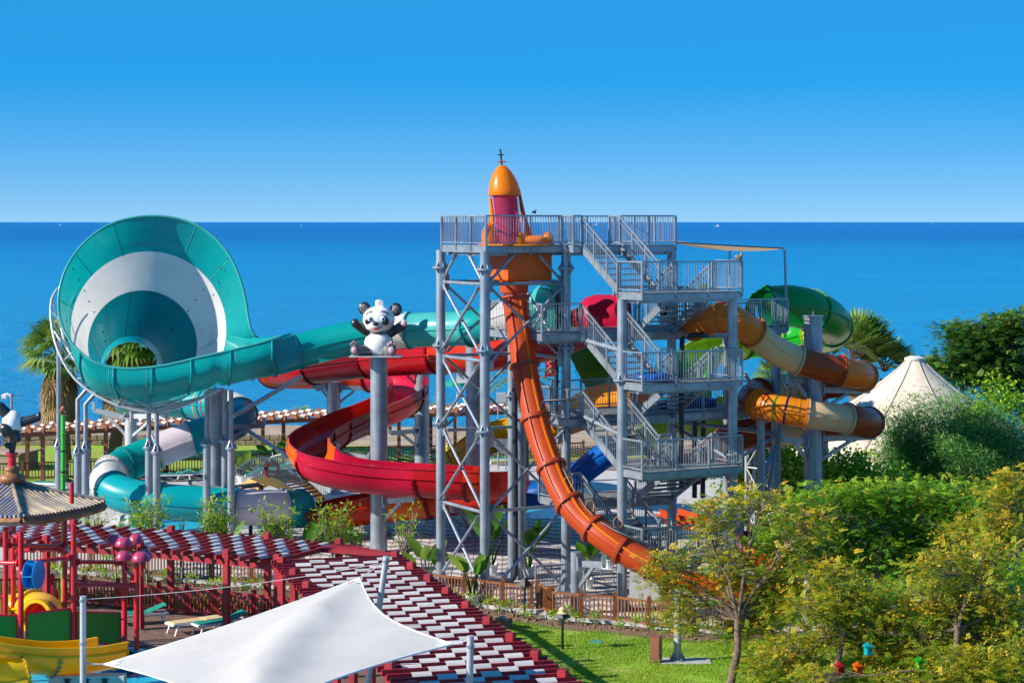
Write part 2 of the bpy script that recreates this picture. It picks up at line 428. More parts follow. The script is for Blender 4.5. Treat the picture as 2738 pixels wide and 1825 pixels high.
def fenceY(x):
    f = FENCE + FENCE2
    for (x0, y0), (x1, y1) in zip(f, f[1:]):
        if x0 <= x <= x1: return y0 + (y1 - y0) * (x - x0) / (x1 - x0)
    return f[0][1] if x < f[0][0] else f[-1][1]
sheet("plaza", [(-40, 91)] + FENCE + FENCE2 + [(14, 72), (14, 114), (-2, 121), (-20, 112), (-40, 111)], .0, M['plaza'])
sheet("far_lawn", [(-60, 113), (-26, 112.4), (-3, 121.3), (8, 124), (8, 126.5), (-4, 126.5), (-9, 131), (-60, 131)], .004, M['lawn'])
sheet("earth_slope", [(-4.5, 126.6), (9, 126.6), (14, 131.1), (-9, 131.1)], .006, M['dirt'])
sheet("red_court", [(15, 124.5), (40, 124.5), (40, 131), (15, 131)], .004, M['court'])
LAWN = [(-.75, 73.6), (.5, 73.1), (1.4, 72.2), (3.6, 71.2), (6.1, 69.8), (9, 70.4), (30, 72), (34, 50), (5.6, 50), (1.26, 63.5), (-.56, 71)]
sheet("lawn", LAWN, .008, M['lawn'])
sheet("soil_bed", [(-20, 83.9), (-16.8, 82.9), (-10.05, 80.0), (-3.3, 77.2), (-1.74, 76.2), (-.33, 75.1), (1.3, 73.5), (3.6, 72.5), (6.1, 70.9), (7.3, 70.8), (9, 70.9), (9, 70.0), (6.1, 69.5), (3.6, 70.9), (1.4, 71.9), (.4, 72.8), (-.9, 73.4), (-3.3, 75.7), (-10.05, 78.5), (-20, 82.2)], .012, M['soil'])
sheet("terracotta_path", [(-24, 82.0), (-10.05, 78.4), (-3.6, 75.4), (-.75, 73.6), (-.56, 71), (1.26, 63.5), (5.6, 50), (-3, 48), (-8.5, 68), (-12, 74), (-24, 79)], .003, M['redpath'])
sheet("wooden_deck", [(-26, 79.5), (-18, 77.2), (-12.4, 75.2), (-8, 72.6), (-4.3, 69.6), (1.6, 49), (-12, 49), (-12, 69), (-26, 69)], .009, M['deckwood'])
sheet("kids_pool_water", [(-22, 45), (-6, 45), (-7.6, 60), (-10.6, 66.6), (-13.5, 68.4), (-22, 69.4)], .014, M['pool'])
mb = MB()
kp = [(-22.2, 69.6), (-13.4, 68.7), (-10.4, 66.8), (-7.4, 60.2), (-5.8, 45)]
for a, b in zip(kp, kp[1:]): mb.bar((*a, .06), (*b, .06), .34, .12)
tag(make("pool_kerb", mb, M['whiteconc']), kind="structure")
sheet("splash_pool_water", [(-17.8, 94.2), (-11.4, 94.6), (-10.6, 97), (-13, 100.5), (-18.6, 99)], .006, M['pool'])
sheet("splash_pool_water", [(-.2, 98.6), (2.6, 98.6), (2.6, 102.5), (-.4, 102.5)], .006, M['pool'])
mb = MB()
sp = [(-17.9, 94.1), (-11.3, 94.5), (-10.4, 97), (-12.9, 100.7), (-18.7, 99.1), (-17.9, 94.1)]
for a, b in zip(sp, sp[1:]): mb.bar((*a, .05), (*b, .05), .3, .1)
tag(make("pool_kerb", mb, M['whiteconc']), kind="structure")
mb = MB()
for (pa, pb) in (((-20, 84.25), (-3.3, 77.55)), ((-3.3, 77.55), (-.33, 75.45)), ((-.33, 75.45), (.9, 74.8)), ((1.2, 73.85), (3.6, 72.8)), ((3.6, 72.8), (7.3, 71.05))):
    mb.bar((*pa, .06), (*pb, .06), .22, .12)
tag(make("kerb", mb, M['concrete']), kind="structure")

# zigzag pavers: the 300 nearest one by one, the rest as one mass
PW, PH = .40, .58
def paver_shape():
    out = []
    for s in (1, -1):
        g = .012; z = .03
        q = [(-PW / 2 + g, -s * PW * .42 - PH / 2 + g), (PW / 2 - g, s * PW * .42 - PH / 2 + g), (PW / 2 - g, s * PW * .42 + PH / 2 - g), (-PW / 2 + g, -s * PW * .42 + PH / 2 - g)]
        out.append([(x, y, .0) for x, y in q] + [(x * .97, y * .97, z) for x, y in q])
    return out
PSH = paver_shape()
PF = [(4, 5, 6, 7), (0, 1, 5, 4), (1, 2, 6, 5), (2, 3, 7, 6), (3, 0, 4, 7)]
pv = []
for i in range(int(24 / PW)):
    for j in range(int(34 / PH)):
        x = -14 + (i + .5) * PW; y = 71.5 + j * PH
        if y < fenceY(x) + .5 or y > 104: continue
        u = U0 + x / y * FPX
        if x < -10.8 and 93.6 < y < 101: continue
        if -.6 < x < 2.8 and y > 98.3: continue
        if x > 5.6: continue
        pv.append((y + (0 if 780 < u < 1700 else 40), x, y, i % 2, (j // 1) % 2))
pv.sort()
pave = thing("paved_plaza_tiles", "zigzag paving of beige and grey tiles under the slide tower", "paving", (0, 80, 0))
pms = {}
for s in (0, 1):
    for c in (0, 1):
        me = bpy.data.meshes.new("paver"); me.from_pydata(PSH[s], [], PF); me.materials.append(M['paverlight' if c else 'paverdark']); pms[s, c] = me
for k, (_, x, y, s, c) in enumerate(pv[:290]):
    o = bpy.data.objects.new("paver", pms[s, c]); COL.objects.link(o); o.parent = pave; o.location = (x, y - 80, .004 + .004 * random.random())
mb = MB()
for (_, x, y, s, c) in pv[290:]:
    dz = .004 + .004 * random.random()
    mb.add([(x + p[0], y + p[1], p[2] + dz) for p in PSH[s]], PF, c)
make("paver_field", mb, [M['paverdark'], M['paverlight']], pave, kind="stuff")

# grass blades on the front lawn
def in_poly(x, y, poly):
    c = np.zeros(len(x), bool); n = len(poly)
    for i in range(n):
        x0, y0 = poly[i]; x1, y1 = poly[(i + 1) % n]
        k = ((y0 > y) != (y1 > y)) & (x < (x1 - x0) * (y - y0) / ((y1 - y0) or 1e-9) + x0)
        c ^= k
    return c
N = 260000
gx = rng.uniform(-2, 17, N); gy = rng.uniform(58, 74, N)
k = in_poly(gx, gy, LAWN); gx = gx[k]; gy = gy[k]
den = np.sin(gx * 1.7 + 2 * np.sin(gy * .6)) * np.sin(gy * 1.9 + np.sin(gx)) + rng.normal(0, .5, len(gx))
k = den > -.5; gx = gx[k]; gy = gy[k]; den = den[k]; n = len(gx)
a = rng.uniform(0, 2 * PI, n); h = rng.uniform(.03, .075, n); w = .011
lean = rng.normal(0, .03, (n, 2))
dx = np.cos(a) * w; dy = np.sin(a) * w
Vt = np.stack([np.stack([gx - dx, gy - dy, np.full(n, .006)], 1), np.stack([gx + dx, gy + dy, np.full(n, .006)], 1),
               np.stack([gx + lean[:, 0], gy + lean[:, 1], .006 + h], 1)], 1).reshape(-1, 3)
tn = np.clip(.5 - .28 * np.sin(gx * .9 + 1) * np.sin(gy * .7) + .1 * den + rng.normal(0, .2, n), 0, 1).repeat(3)
tag(npmesh("grass", Vt, np.arange(3 * n).reshape(n, 3), M['grass'], tint=tn), kind="stuff")
# ---------------------------------------------------------------- steel stair and slide tower
E1 = V(.866, .5, 0); E2 = V(-.5, .866, 0); C1 = V(4.686, 74.2, 0)
def L(a, b, z=0.0): return C1 + E1 * a + E2 * b + V(0, 0, z)
ZL = [11.47, 8.246, 5.11, 2.0]; ZB = [13.12, 9.86, 6.68, 3.55, .0]
TF, TL, TR = V(-1.0, 76.9, 0), V(-2.73, 80.1, 0), V(2.03, 78.6, 0)
TB = TL + TR - TF
tower = thing("slide_tower", "galvanised steel tower of stairs and platforms that feeds the water slides", "tower", L(0, 0))

def column(p, z1, r, zs, z0=0, parent=tower, m='steel', name="column", n=18):
    mb = MB(); q = V(p.x, p.y, z0)
    mb.lathe(q, [(0, 0), (r, 0), (r, z1 - z0), (0, z1 - z0)], n)
    o = make(name, mb, M[m], parent, smooth=40)
    for z in zs:
        f = MB(); c = V(p.x, p.y, z)
        f.lathe(c, [(r, -.035), (r + .14, -.035), (r + .14, .035), (r, .035)], 20)
        for i in range(6):
            a = i * PI / 3; d = V(math.cos(a), math.sin(a), 0)
            for s in (1, -1):
                f.prism([c + d * r + V(0, 0, s * .035), c + d * (r + .12) + V(0, 0, s * .035), c + d * r + V(0, 0, s * .24)], d.cross(ZU) * .02)
        make("flange", f, M[m], o, smooth=30)
    f = MB()
    f.lathe(q, [(0, 0), (r + .2, 0), (r + .2, .05), (0, .05)], 20)
    for i in range(6):
        a = i * PI / 3 + .3; d = V(math.cos(a), math.sin(a), 0)
        f.prism([q + d * r + V(0, 0, .05), q + d * (r + .2) + V(0, 0, .05), q + d * r + V(0, 0, .55)], d.cross(ZU) * .025)
    make("base_plate", f, M[m], o, smooth=30)
    return o
def brace(p, q, r=.055, parent=tower, m='steel'):
    mb = MB(); p = Vector(p); q = Vector(q); d = (q - p).normalized()
    mb.tube(p + d * .12, q - d * .12, r, n=8)
    for e, s in ((p, 1), (q, -1)): mb.bar(e, e + d * (s * .35), .16, .025)
    return make("brace", mb, M[m], parent, smooth=40)
for p, zs in ((TF, (12.25, 9.27, 6.3)), (TL, (12.25, 9.27, 6.3)), (TR, (12.25, 9.27, 6.3)), (TB, (12.25, 9.27))): column(p, 12.92, .18, zs)
column(L(-.05, 1.35), 11.2, .18, (8.3,)); column(L(4.15, .4), 11.2, .18, (5.5,))
column(L(4.4, 4.7), 12.9, .18, (11.3, 8.0, 4.9)); column(L(-.2, 9.0), 9.6, .18, (7.2,)); column(L(9.4, 4.7), 9.6, .19, (9.0,)); column(L(9.4, 8), 9.6, .18, ())
column(L(5.2, 3.2), 3.4, .13, (), m='steelpale'); column(L(7.4, 3.0), 6.4, .16, ())
def face(p, q, zt, side=1):
    d = (q - p).normalized(); o = d * .2
    a = p + o; b = q - o
    for z in zt['h']: brace(a + V(0, 0, z), b + V(0, 0, z), .065)
    for z0, z1 in zt['x']:
        brace(a + V(0, 0, z0), b + V(0, 0, z1)); k = d.cross(ZU) * .13
        brace(a + V(0, 0, z1) + k, b + V(0, 0, z0) + k)
    for z0, z1 in zt['v']:
        brace(a + V(0, 0, z0), p.lerp(q, .36) + V(0, 0, z1)); brace(b + V(0, 0, z0), p.lerp(q, .64) + V(0, 0, z1))
    for z in zt['g']:
        for e, s in ((p, 1), (q, -1)):
            make("gusset_plate", MB().bar(e + d * (s * .17) + V(0, 0, z), e + d * (s * .36) + V(0, 0, z), .025, .6), M['steel'], tower)
face(TL, TF, dict(h=(11.7, 8.87, 3.3), x=((11.6, 9.0), (8.75, 6.2), (6.1, 3.4), (3.2, .5)), v=((11.8, 12.8),), g=(11.7, 8.87, 6.15, 3.3)))
face(TF, TR, dict(h=(11.7, 3.35), x=((11.6, 8.9), (6.2, 3.4), (3.25, .4)), v=((11.8, 12.8),), g=(11.7, 8.87, 6.0, 3.3)))
face(TL, TB, dict(h=(11.7, 8.87, 6), x=((11.6, 9.0), (8.8, 6.2)), v=(), g=(11.7,)))
face(TB, TR, dict(h=(11.7, 8.87), x=((11.6, 9.0),), v=(), g=()))
brace(TR + V(.15, 0, 9.7), L(-.05, 1.35, 9.35), .085); brace(TR + V(.15, 0, 6.95), L(-.05, 1.35, 6.3), .085)
brace(L(4.4, 4.7, 6.2), L(4.15, .6, 5.3), .07); brace(L(9.4, 4.7, 5.2), L(4.6, 1.2, 1.6), .09); brace(L(9.4, 4.7, 5.2), L(6.3, 2, 0), .08)
brace(L(9.4, 4.7, 5.6), L(4.6, 4.7, 6.3), .08); brace(L(9.4, 4.7, 5.5), L(4.3, .6, 5.2), .07); brace(L(9.4, 4.7, 6.0), L(6, 2.2, 8.3), .07)
brace(L(4.2, .6, 4.6), L(7.4, 3, 1.0), .07); brace(L(5.2, 3.2, 3), L(4.15, .5, .5), .07); brace(L(5.2, 3.2, .5), L(7.4, 3, 3.4), .05)

def plat(a0, a1, b0, b1, z, name="platform"):
    mb = MB(); c = L((a0 + a1) / 2, (b0 + b1) / 2, z - .02)
    mb.box(c, (a1 - a0, b1 - b0, .04), 1, (E1, E2, ZU))
    for b in (b0 + .04, b1 - .04): mb.bar(L(a0, b, z - .155), L(a1, b, z - .155), .08, .22)
    for a in (a0 + .04, a1 - .04): mb.bar(L(a, b0 + .085, z - .155), L(a, b1 - .085, z - .155), .08, .22)
    o = make(name, mb, [M['steel'], M['deck']], tower)
    g = MB(); n = max(2, int((a1 - a0) / 1.6))
    for i in range(n + 1):
        a = a0 + .2 + (a1 - a0 - .4) * i / n
        g.bar(L(a, b0 + .3, z - .32), L(a, b1 - .3, z - .32), .09, .1)
    for b in (b0 + .38, b1 - .38): g.bar(L(a0 + .05, b, z - .33), L(a1 - .05, b, z - .33), .1, .1)
    make("floor_beam", g, M['steel'], o)
    return o
plat(-3.6, 4.25, 5.03, 8.5, ZB[0]); plat(-.35, 4.25, 4.2, 5.02, ZB[0] - .003)
for z in ZL: plat(-.1, 4.25, -.05, 1.6, z)
plat(-1.7, 9.6, 4.2, 8.2, ZB[1]); plat(-.6, 8, 4.2, 8, ZB[2]); plat(-.4, 4.3, 4.2, 6.6, ZB[3])

def railing(pts, h=1.1, parent=tower, m='steel', sp=.115, mid=False, name="railing", post=1.35):
    root = None; bars = MB(); pb = []; rails = MB()
    for p, q in zip(pts, pts[1:]):
        d = q - p; Lh = math.hypot(d.x, d.y)
        if Lh < .05: continue
        up = V(0, 0, h)
        rails.bar(p + up, q + up, .055, .055); rails.bar(p + V(0, 0, .1), q + V(0, 0, .1), .035, .04)
        if mid: rails.bar(p + V(0, 0, h - .22), q + V(0, 0, h - .22), .035, .035)
        k = max(1, round(Lh / post)); dn = V(d.x, d.y, 0).normalized()
        for i in range(k + 1):
            c = p + d * (i / k)
            pb.append((c, dn))
        n = int(Lh / sp)
        for i in range(1, n):
            c = p + d * (i / n)
            bars.bar(c + V(0, 0, .1), c + V(0, 0, h - .03), .016, .016, up=dn)
    root = make(name, rails, M[m], parent)
    for c, dn in pb: make("post", MB().bar(c + V(0, 0, -.2), c + V(0, 0, h - .03), .05, .085, up=dn.cross(ZU)), M[m], root)
    make("baluster", bars, M[m], root, kind="stuff")
    return root
z = ZB[0]
railing([L(-3.6, 8.5, z), L(-3.6, 5.03, z)]); railing([L(-3.6, 5.03, z), L(-.35, 5.03, z), L(-.35, 4.2, z), L(0, 4.2, z)])
railing([L(1.75, 4.2, z), L(4.25, 4.2, z), L(4.25, 8.5, z)]); railing([L(4.25, 8.5, z), L(-3.6, 8.5, z)]); railing([L(1.75, 4.2, z), L(1.75, 5.0, z)])
for z in ZL:
    railing([L(-.1, 1.55, z), L(-.1, -.05, z)]); railing([L(-.1, -.05, z), L(4.25, -.05, z)]); railing([L(4.25, -.05, z), L(4.25, 1.6, z)])
    railing([L(1.75, 1.6, z), L(2.3, 1.6, z)])
z = ZB[1]
railing([L(-1.7, 8.2, z), L(-1.7, 4.2, z), L(0, 4.2, z)]); railing([L(4.3, 4.2, z), L(9.6, 4.2, z), L(9.6, 5.2, z)]); railing([L(4.0, 8.2, z), L(7.6, 8.2, z)], 1.5); railing([L(6.7, 5.5, z), L(9.5, 5.9, z)], .9)
z = ZB[2]
railing([L(-.6, 8, z), L(-.6, 4.2, z), L(0, 4.2, z)]); railing([L(4.3, 4.2, z), L(8, 4.2, z)]); railing([L(1, 8, z), L(5, 8, z)])
z = ZB[3]
railing([L(-.4, 6.6, z), L(-.4, 4.2, z), L(0, 4.2, z)])
railing([L(-1.8, 4.5, .2), L(-.3, 4.2, .2), L(-.3, 3.5, .2)])

def flight(a0, a1, bt, zt, bb, zb, n=8):
    root = None; st = MB()
    for a in (a0, a1):
        st.bar(L(a, bt, zt - .12), L(a, bb, zb - .06), .05, .24, up=ZU)
    root = make("stair_flight", st, M['steel'], tower)
    for i in range(1, n):
        t = i / n; b = bt + (bb - bt) * (i + .0) / n; z = zt + (zb - zt) * t
        make("tread", MB().box(L((a0 + a1) / 2, b, z - .025), (a1 - a0 - .055, .3, .05), 0, (E1, E2, ZU)), M['deck'], root)
    for a in (a0, a1):
        railing([L(a, bt, zt), L(a, bb, zb)], 1.05, root_parent(root), mid=True, name="handrail", post=.9)
def root_parent(r): return tower
zt = [ZB[0], ZB[1], ZB[2], ZB[3]]
for i in range(4):
    flight(.02, 1.72, 4.2, ZB[i], 1.6, ZL[i]); flight(2.38, 4.1, 1.6, ZL[i], 4.2, ZB[i + 1])
# black and grey service pipes on the tower
def pipe(name, pts, r, m, label, cat="pipe", fl=()):
    o = make(name, MB().path(pts, r, 10), M[m], at=pts[0], smooth=50)
    return tag(o, label, cat)
pipe("water_pipe", [P(1490, 770, 80.6), P(1487, 1130, 80.6)], .085, 'darkpipe', "black vertical pipe beside the right column of the rocket tower")
pipe("water_pipe", [P(1376, 1010, 79.8), P(1378, 1250, 79.8), P(1379, 1535, 79.8), P(1370, 1552, 79.6), P(1180, 1552, 80.5)], .11, 'darkpipe', "long dark pipe standing left of the orange tube with its foot bent along the paving")
pipe("water_pipe", [P(1893, 893, 79), P(1840, 897, 79), P(1824, 905, 79), P(1822, 1010, 79), P(1822, 1300, 79)], .1, 'darkpipe', "thick black pipe elbow hanging behind the second stair landing")
pipe("water_pipe", [P(1543, 1066, 76.4), P(1457, 1071, 76.6), P(1449, 1076, 76.8), P(1450, 1110, 76.8), P(1475, 1185, 76.4), P(1500, 1240, 75.8), P(1530, 1300, 75.2), P(1565, 1355, 74.6), P(1600, 1392, 74.2), P(1650, 1420, 73.4), P(1720, 1450, 73), P(1800, 1478, 72.7)], .045, 'darkpipe', "thin black feed hose running down along the orange tube slide")
pipe("water_pipe", [P(1858, 1115, 81), P(1857, 1330, 81)], .1, 'darkpipe', "black pipe in shade under the stair tower, right one")
pipe("water_pipe", [P(1880, 1115, 82), P(1879, 1330, 82)], .1, 'darkpipe', "black pipe in shade under the stair tower, left of the thick corner column")
# ---------------------------------------------------------------- water slides
def spath(cps, step=.22):
    pw = [tuple(P(*c[:3])) + (float(i),) + ((c[3],) if len(c) > 3 else (1.0,)) for i, c in enumerate(cps)]
    return [(Vector(q[:3]), q[3], q[4]) for q in map(lambda a: [float(x) for x in a], catmull(pw, step))]
def frames(sp, side=None):
    out = []
    for i, (p, t, s) in enumerate(sp):
        T = (sp[min(i + 1, len(sp) - 1)][0] - sp[max(i - 1, 0)][0]).normalized()
        X = side.copy() if side is not None else T.cross(ZU)
        X = X - T * X.dot(T); X.normalize()
        out.append((p, T, X, X.cross(T), t, s))
    return out
def sweep(fr, prof, closed=True, caps=False):
    mb = MB(); n = len(prof); vs = []
    for p, T, X, U, t, s in fr:
        for a, b in prof: vs.append(p + X * (a * s) + U * (b * s))
    fs = []
    for i in range(len(fr) - 1):
        for k in range(n if closed else n - 1):
            k2 = (k + 1) % n
            fs.append((i * n + k, i * n + k2, (i + 1) * n + k2, (i + 1) * n + k))
    if caps:
        fs.append(tuple(range(n))[::-1]); fs.append(tuple((len(fr) - 1) * n + k for k in range(n)))
    return mb.add(vs, fs)
def circ(r, n=28): return [(r * math.cos(2 * PI * i / n), r * math.sin(2 * PI * i / n)) for i in range(n)]
def uprof(r, wall, th=.05, lip=.1, n=16, hi=None):
    o = []; hi = wall if hi is None else hi
    o.append((-r - lip, hi)); o.append((-r - lip, hi - .05)); o.append((-r, hi - .05))
    for i in range(n + 1):
        a = PI + PI * i / n; o.append((r * math.cos(a), r * math.sin(a)))
    o += [(r, wall - .05), (r + lip, wall - .05), (r + lip, wall), (r - th, wall)]
    for i in range(n + 1):
        a = 2 * PI - PI * i / n; o.append(((r - th) * math.cos(a), (r - th) * math.sin(a)))
    o.append((-r + th, hi))
    return o
def slide_sections(root, cps, prof, secs, kind='tube', r=.7, side=None, rib=True, flw=.09, flm=None, step=.22, smooth=50, bands=()):
    sp = spath(cps, step); fr = frames(sp, side)
    def at_t(t):
        for a, b in zip(fr, fr[1:]):
            if a[4] <= t <= b[4]:
                k = (t - a[4]) / ((b[4] - a[4]) or 1)
                return tuple(a[j].lerp(b[j], k) for j in range(4)) + (t, a[5] + (b[5] - a[5]) * k)
        return fr[-1]
    for t0, t1, m in secs:
        sub = [at_t(t0)] + [f for f in fr if t0 + .02 < f[4] < t1 - .02] + [at_t(t1)]
        mb = sweep(sub, prof)
        o = make('tube_section' if kind == 'tube' else 'flume_section', mb, M[m], root, smooth=smooth)
        if rib:
            rb = MB()
            for sg in (1, -1):
                vs = []
                for p, T, X, U, t, s in sub: vs.append([p + X * (sg * s * (r - .01)) + U * .03, p + X * (sg * s * (r + .05)) + U * .03, p + X * (sg * s * (r + .05)) - U * .03, p + X * (sg * s * (r - .01)) - U * .03])
                n = len(vs)
                rb.add([q for v in vs for q in v], [(4 * i + k, 4 * i + (k + 1) % 4, 4 * i + 4 + (k + 1) % 4, 4 * i + 4 + k) for i in range(n - 1) for k in range(4)])
            make('seam_rib', rb, M[m], o)
        for (tt, off) in ((t0, .035), (t1, -.035)):
            p, T, X, U, t, s = at_t(tt); p = p + T * off
            fl = MB()
            outer = [(a * (1 + flw / max(r, .1)) if kind == 'tube' else a * 1.07, b * (1 + flw / max(r, .1)) if kind == 'tube' else (b * 1.08 if b < 0 else b)) for a, b in prof]
            half = prof if kind == 'tube' else prof[2:20]; oh = outer if kind == 'tube' else outer[2:20]
            n = len(half)
            for k in range(n if kind == 'tube' else n - 1):
                k2 = (k + 1) % n
                q = [p + X * (c[0] * s) + U * (c[1] * s) for c in (half[k], half[k2], oh[k2], oh[k])]
                fl.prism(q, T * (.06 if off < 0 else .06) )
            bolt = MB(); K = 26
            for k in range(K):
                a = 2 * PI * k / K
                if kind != 'tube' and not (PI < a < 2 * PI): continue
                rr = r + flw * .55; c = p + X * (rr * s * math.cos(a)) + U * (rr * s * math.sin(a))
                for dT in (-.02, .08): bolt.box(c + T * dT, (.032, .032, .032))
            f = make('flange', fl, M[flm or m], o, smooth=30)
            f2 = make('bolt', bolt, M[flm or 'greypipe'], o, kind="stuff")
    for tt, m in bands:
        p, T, X, U, t, s = at_t(tt); b = MB()
        b.lathe(p, [(r * s + .012, -.035), (r * s + .012, .035)], 28, ax=T)
        make('stripe_band', b, M[m], root)
    return fr

# rocket shaped launch capsule and its orange tube
hs_ = V(.43, .9, 0).normalized()
rocket = thing("capsule_slide", "orange rocket launch capsule with the long steep orange tube dropping in front of the tower", "water slide", V(.1, 78.5, 0))
OC = [(1374, 752, 78.4), (1376, 790, 78.3), (1383, 840, 78.2), (1392, 900, 78.05), (1402, 975, 77.8), (1415, 1045, 77.5), (1431, 1115, 77.1), (1449, 1180, 76.7), (1471, 1240, 76.2), (1495, 1298, 75.7), (1529, 1355, 75.1), (1571, 1400, 74.6), (1620, 1438, 74.1), (1680, 1478, 73.7), (1740, 1508, 73.4), (1810, 1533, 73.2), (1880, 1552, 73.1), (1950, 1566, 73), (2020, 1578, 73), (2120, 1590, 73)]
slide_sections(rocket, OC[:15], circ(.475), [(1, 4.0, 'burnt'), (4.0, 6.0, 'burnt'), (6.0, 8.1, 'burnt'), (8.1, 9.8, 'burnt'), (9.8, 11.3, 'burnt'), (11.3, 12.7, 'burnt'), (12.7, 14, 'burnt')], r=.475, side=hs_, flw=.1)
slide_sections(rocket, OC[13:], uprof(.475, .12, .04, .08), [(1, 3.0, 'orangefl'), (3.0, 4.5, 'orangefl'), (4.5, 6, 'orangefl')], kind='flume', r=.475)
# bright spine along the tube and clear loops of hose
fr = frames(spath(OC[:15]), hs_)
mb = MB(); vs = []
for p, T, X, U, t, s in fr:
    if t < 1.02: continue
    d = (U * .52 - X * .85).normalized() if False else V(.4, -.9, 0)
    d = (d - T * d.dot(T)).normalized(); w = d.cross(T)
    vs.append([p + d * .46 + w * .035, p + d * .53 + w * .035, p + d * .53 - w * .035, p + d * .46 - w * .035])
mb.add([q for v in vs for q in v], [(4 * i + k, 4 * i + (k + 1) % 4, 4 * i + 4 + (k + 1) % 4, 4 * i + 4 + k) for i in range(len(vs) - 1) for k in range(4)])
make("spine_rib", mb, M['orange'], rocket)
for (u, v, Y) in ((1520, 1288, 74.9), (1577, 1352, 74.2), (1652, 1396, 73.5)):
    c = P(u, v, Y); mb = MB(); mb.path([c + V(.16 * math.cos(a), 0, .2 * math.sin(a)) for a in [PI * (-.35 + 1.7 * i / 12) for i in range(13)]], .012, 6)
    make("spray_hose", mb, M['gold'], rocket)
# launch box under the deck
bx = L(-1.85, 6.55)
c = V(.18, 78.6, 0)
mb = MB().box(V(.30, 78.72, 12.33), (1.9, 1.5, 1.06), 0, (E1, E2, ZU), .04)
make("launch_box", mb, M['boxorange'], rocket)
mb = MB().lathe(V(.08, 78.4, 11.35), [(.0, .5), (.56, .5), (.52, 0), (.47, -.05)], 28); make("box_collar", mb, M['burnt'], rocket, smooth=40)
# capsule: leaning slightly backwards
cb = V(-.08, 78.3, 13.12); cx = (V(-.26, .1, 0) + ZU * 2.6).normalized()
mb = MB().lathe(cb, [(.50, 0), (.50, 1.98), (.47, 1.98), (.47, 0)], 32, ax=cx, close=True); make("capsule_shell", mb, M['clear'], rocket, smooth=40)
mb = MB()
ex = V(1, 0, 0); ex = (ex - cx * ex.dot(cx)).normalized(); ey = cx.cross(ex)
vs = []; n = 18
for z in (0, .5, 1, 1.5, 1.98):
    for rr in (.42, .45):
        for i in range(n + 1):
            a = PI * .08 + (PI * .84) * i / n
            vs.append(cb + cx * z + ex * (rr * math.cos(a)) + ey * (rr * math.sin(a)))
K = n + 1
fs = []
for zi in range(4):
    for q in (0, 1):
        o = (zi * 2 + q) * K; o2 = ((zi + 1) * 2 + q) * K
        fs += [(o + i, o + i + 1, o2 + i + 1, o2 + i) for i in range(n)]
make("capsule_liner", mb.add(vs, fs), M['capsred'], rocket, smooth=60)
mb = MB().lathe(cb, [(.52, 1.9), (.53, 2.0), (.49, 2.0), (.49, 1.9)], 28, ax=cx, close=True); make("capsule_rim", mb, M['steelpale'], rocket, smooth=30)
top = cb + cx * 1.86
prof = [(.50, .22), (.605, .0), (.62, .03), (.60, .2), (.535, .48), (.44, .72), (.31, .94), (.165, 1.10), (.06, 1.16), (.0, 1.17)]
mb = MB().lathe(top, prof, 36, ax=cx); make("nose_cone", mb, M['orange'], rocket, smooth=50)
tip = top + cx * 1.14; rod = (V(-.28, 0, 0) + ZU).normalized(); rod = (V(-.1, 0, 0) + ZU).normalized()
mb = MB().tube(tip - rod * .1, tip + rod * .62, .035, n=10); make("antenna_rod", mb, M['darkpipe'], rocket, smooth=40)
for z, rr, m in ((.14, .19, 'redor'), (.4, .145, 'darkpipe')):
    make("antenna_disc", MB().lathe(tip + rod * z, [(0, -.025), (rr * .8, -.02), (rr, 0), (rr * .8, .02), (0, .03)], 24, ax=rod), M[m], rocket, smooth=40)
for s in (-1, 1):                                         # side fairings widening to the deck
    q0 = top + ex * (s * .56) - cx * .02; base = cb + ex * (s * (.62 if s < 0 else .74)); pr = MB(); vs = []
    for i in range(9):
        t = i / 8; c0 = q0.lerp(base, t) + ex * (s * .05 * math.sin(t * PI) * -1); w = .10 + .28 * t; d = .05 + .16 * t
        vs.append([c0 + ex * (s * d), c0 - ey * w * .5, c0 - ex * (s * .06), c0 + ey * w])
    pr.add([q for v in vs for q in v], [(4 * i + k, 4 * i + (k + 1) % 4, 4 * i + 4 + (k + 1) % 4, 4 * i + 4 + k) for i in range(8) for k in range(4)] + [(0, 1, 2, 3)])
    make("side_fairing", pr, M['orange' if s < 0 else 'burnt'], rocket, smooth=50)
for (dx, dy, r0, h) in ((-.78, -.1, .30, .85), (.42, -.85, .16, .5), (1.42, .1, .24, .52), (-.1, 1.1, .3, .8)):
    mb = MB().lathe(cb + V(dx, dy, 0), [(r0, 0), (r0 * .98, h * .35), (r0 * .85, h * .65), (r0 * .55, h * .88), (r0 * .2, h * .98), (0, h)], 24)
    make("booster_pod", mb, M['orange'], rocket, smooth=60)
mb = MB().ell(cb + V(.95, -.15, .18), (.55, .26, .20), n=24, k=12); make("booster_pod", mb, M['orange'], rocket, smooth=80)
mb = MB().lathe(cb + V(.2, .1, 0), [(0, .05), (1.35, .05), (1.4, 0)], 32); make("base_skirt", mb, M['orange'], rocket, smooth=40)

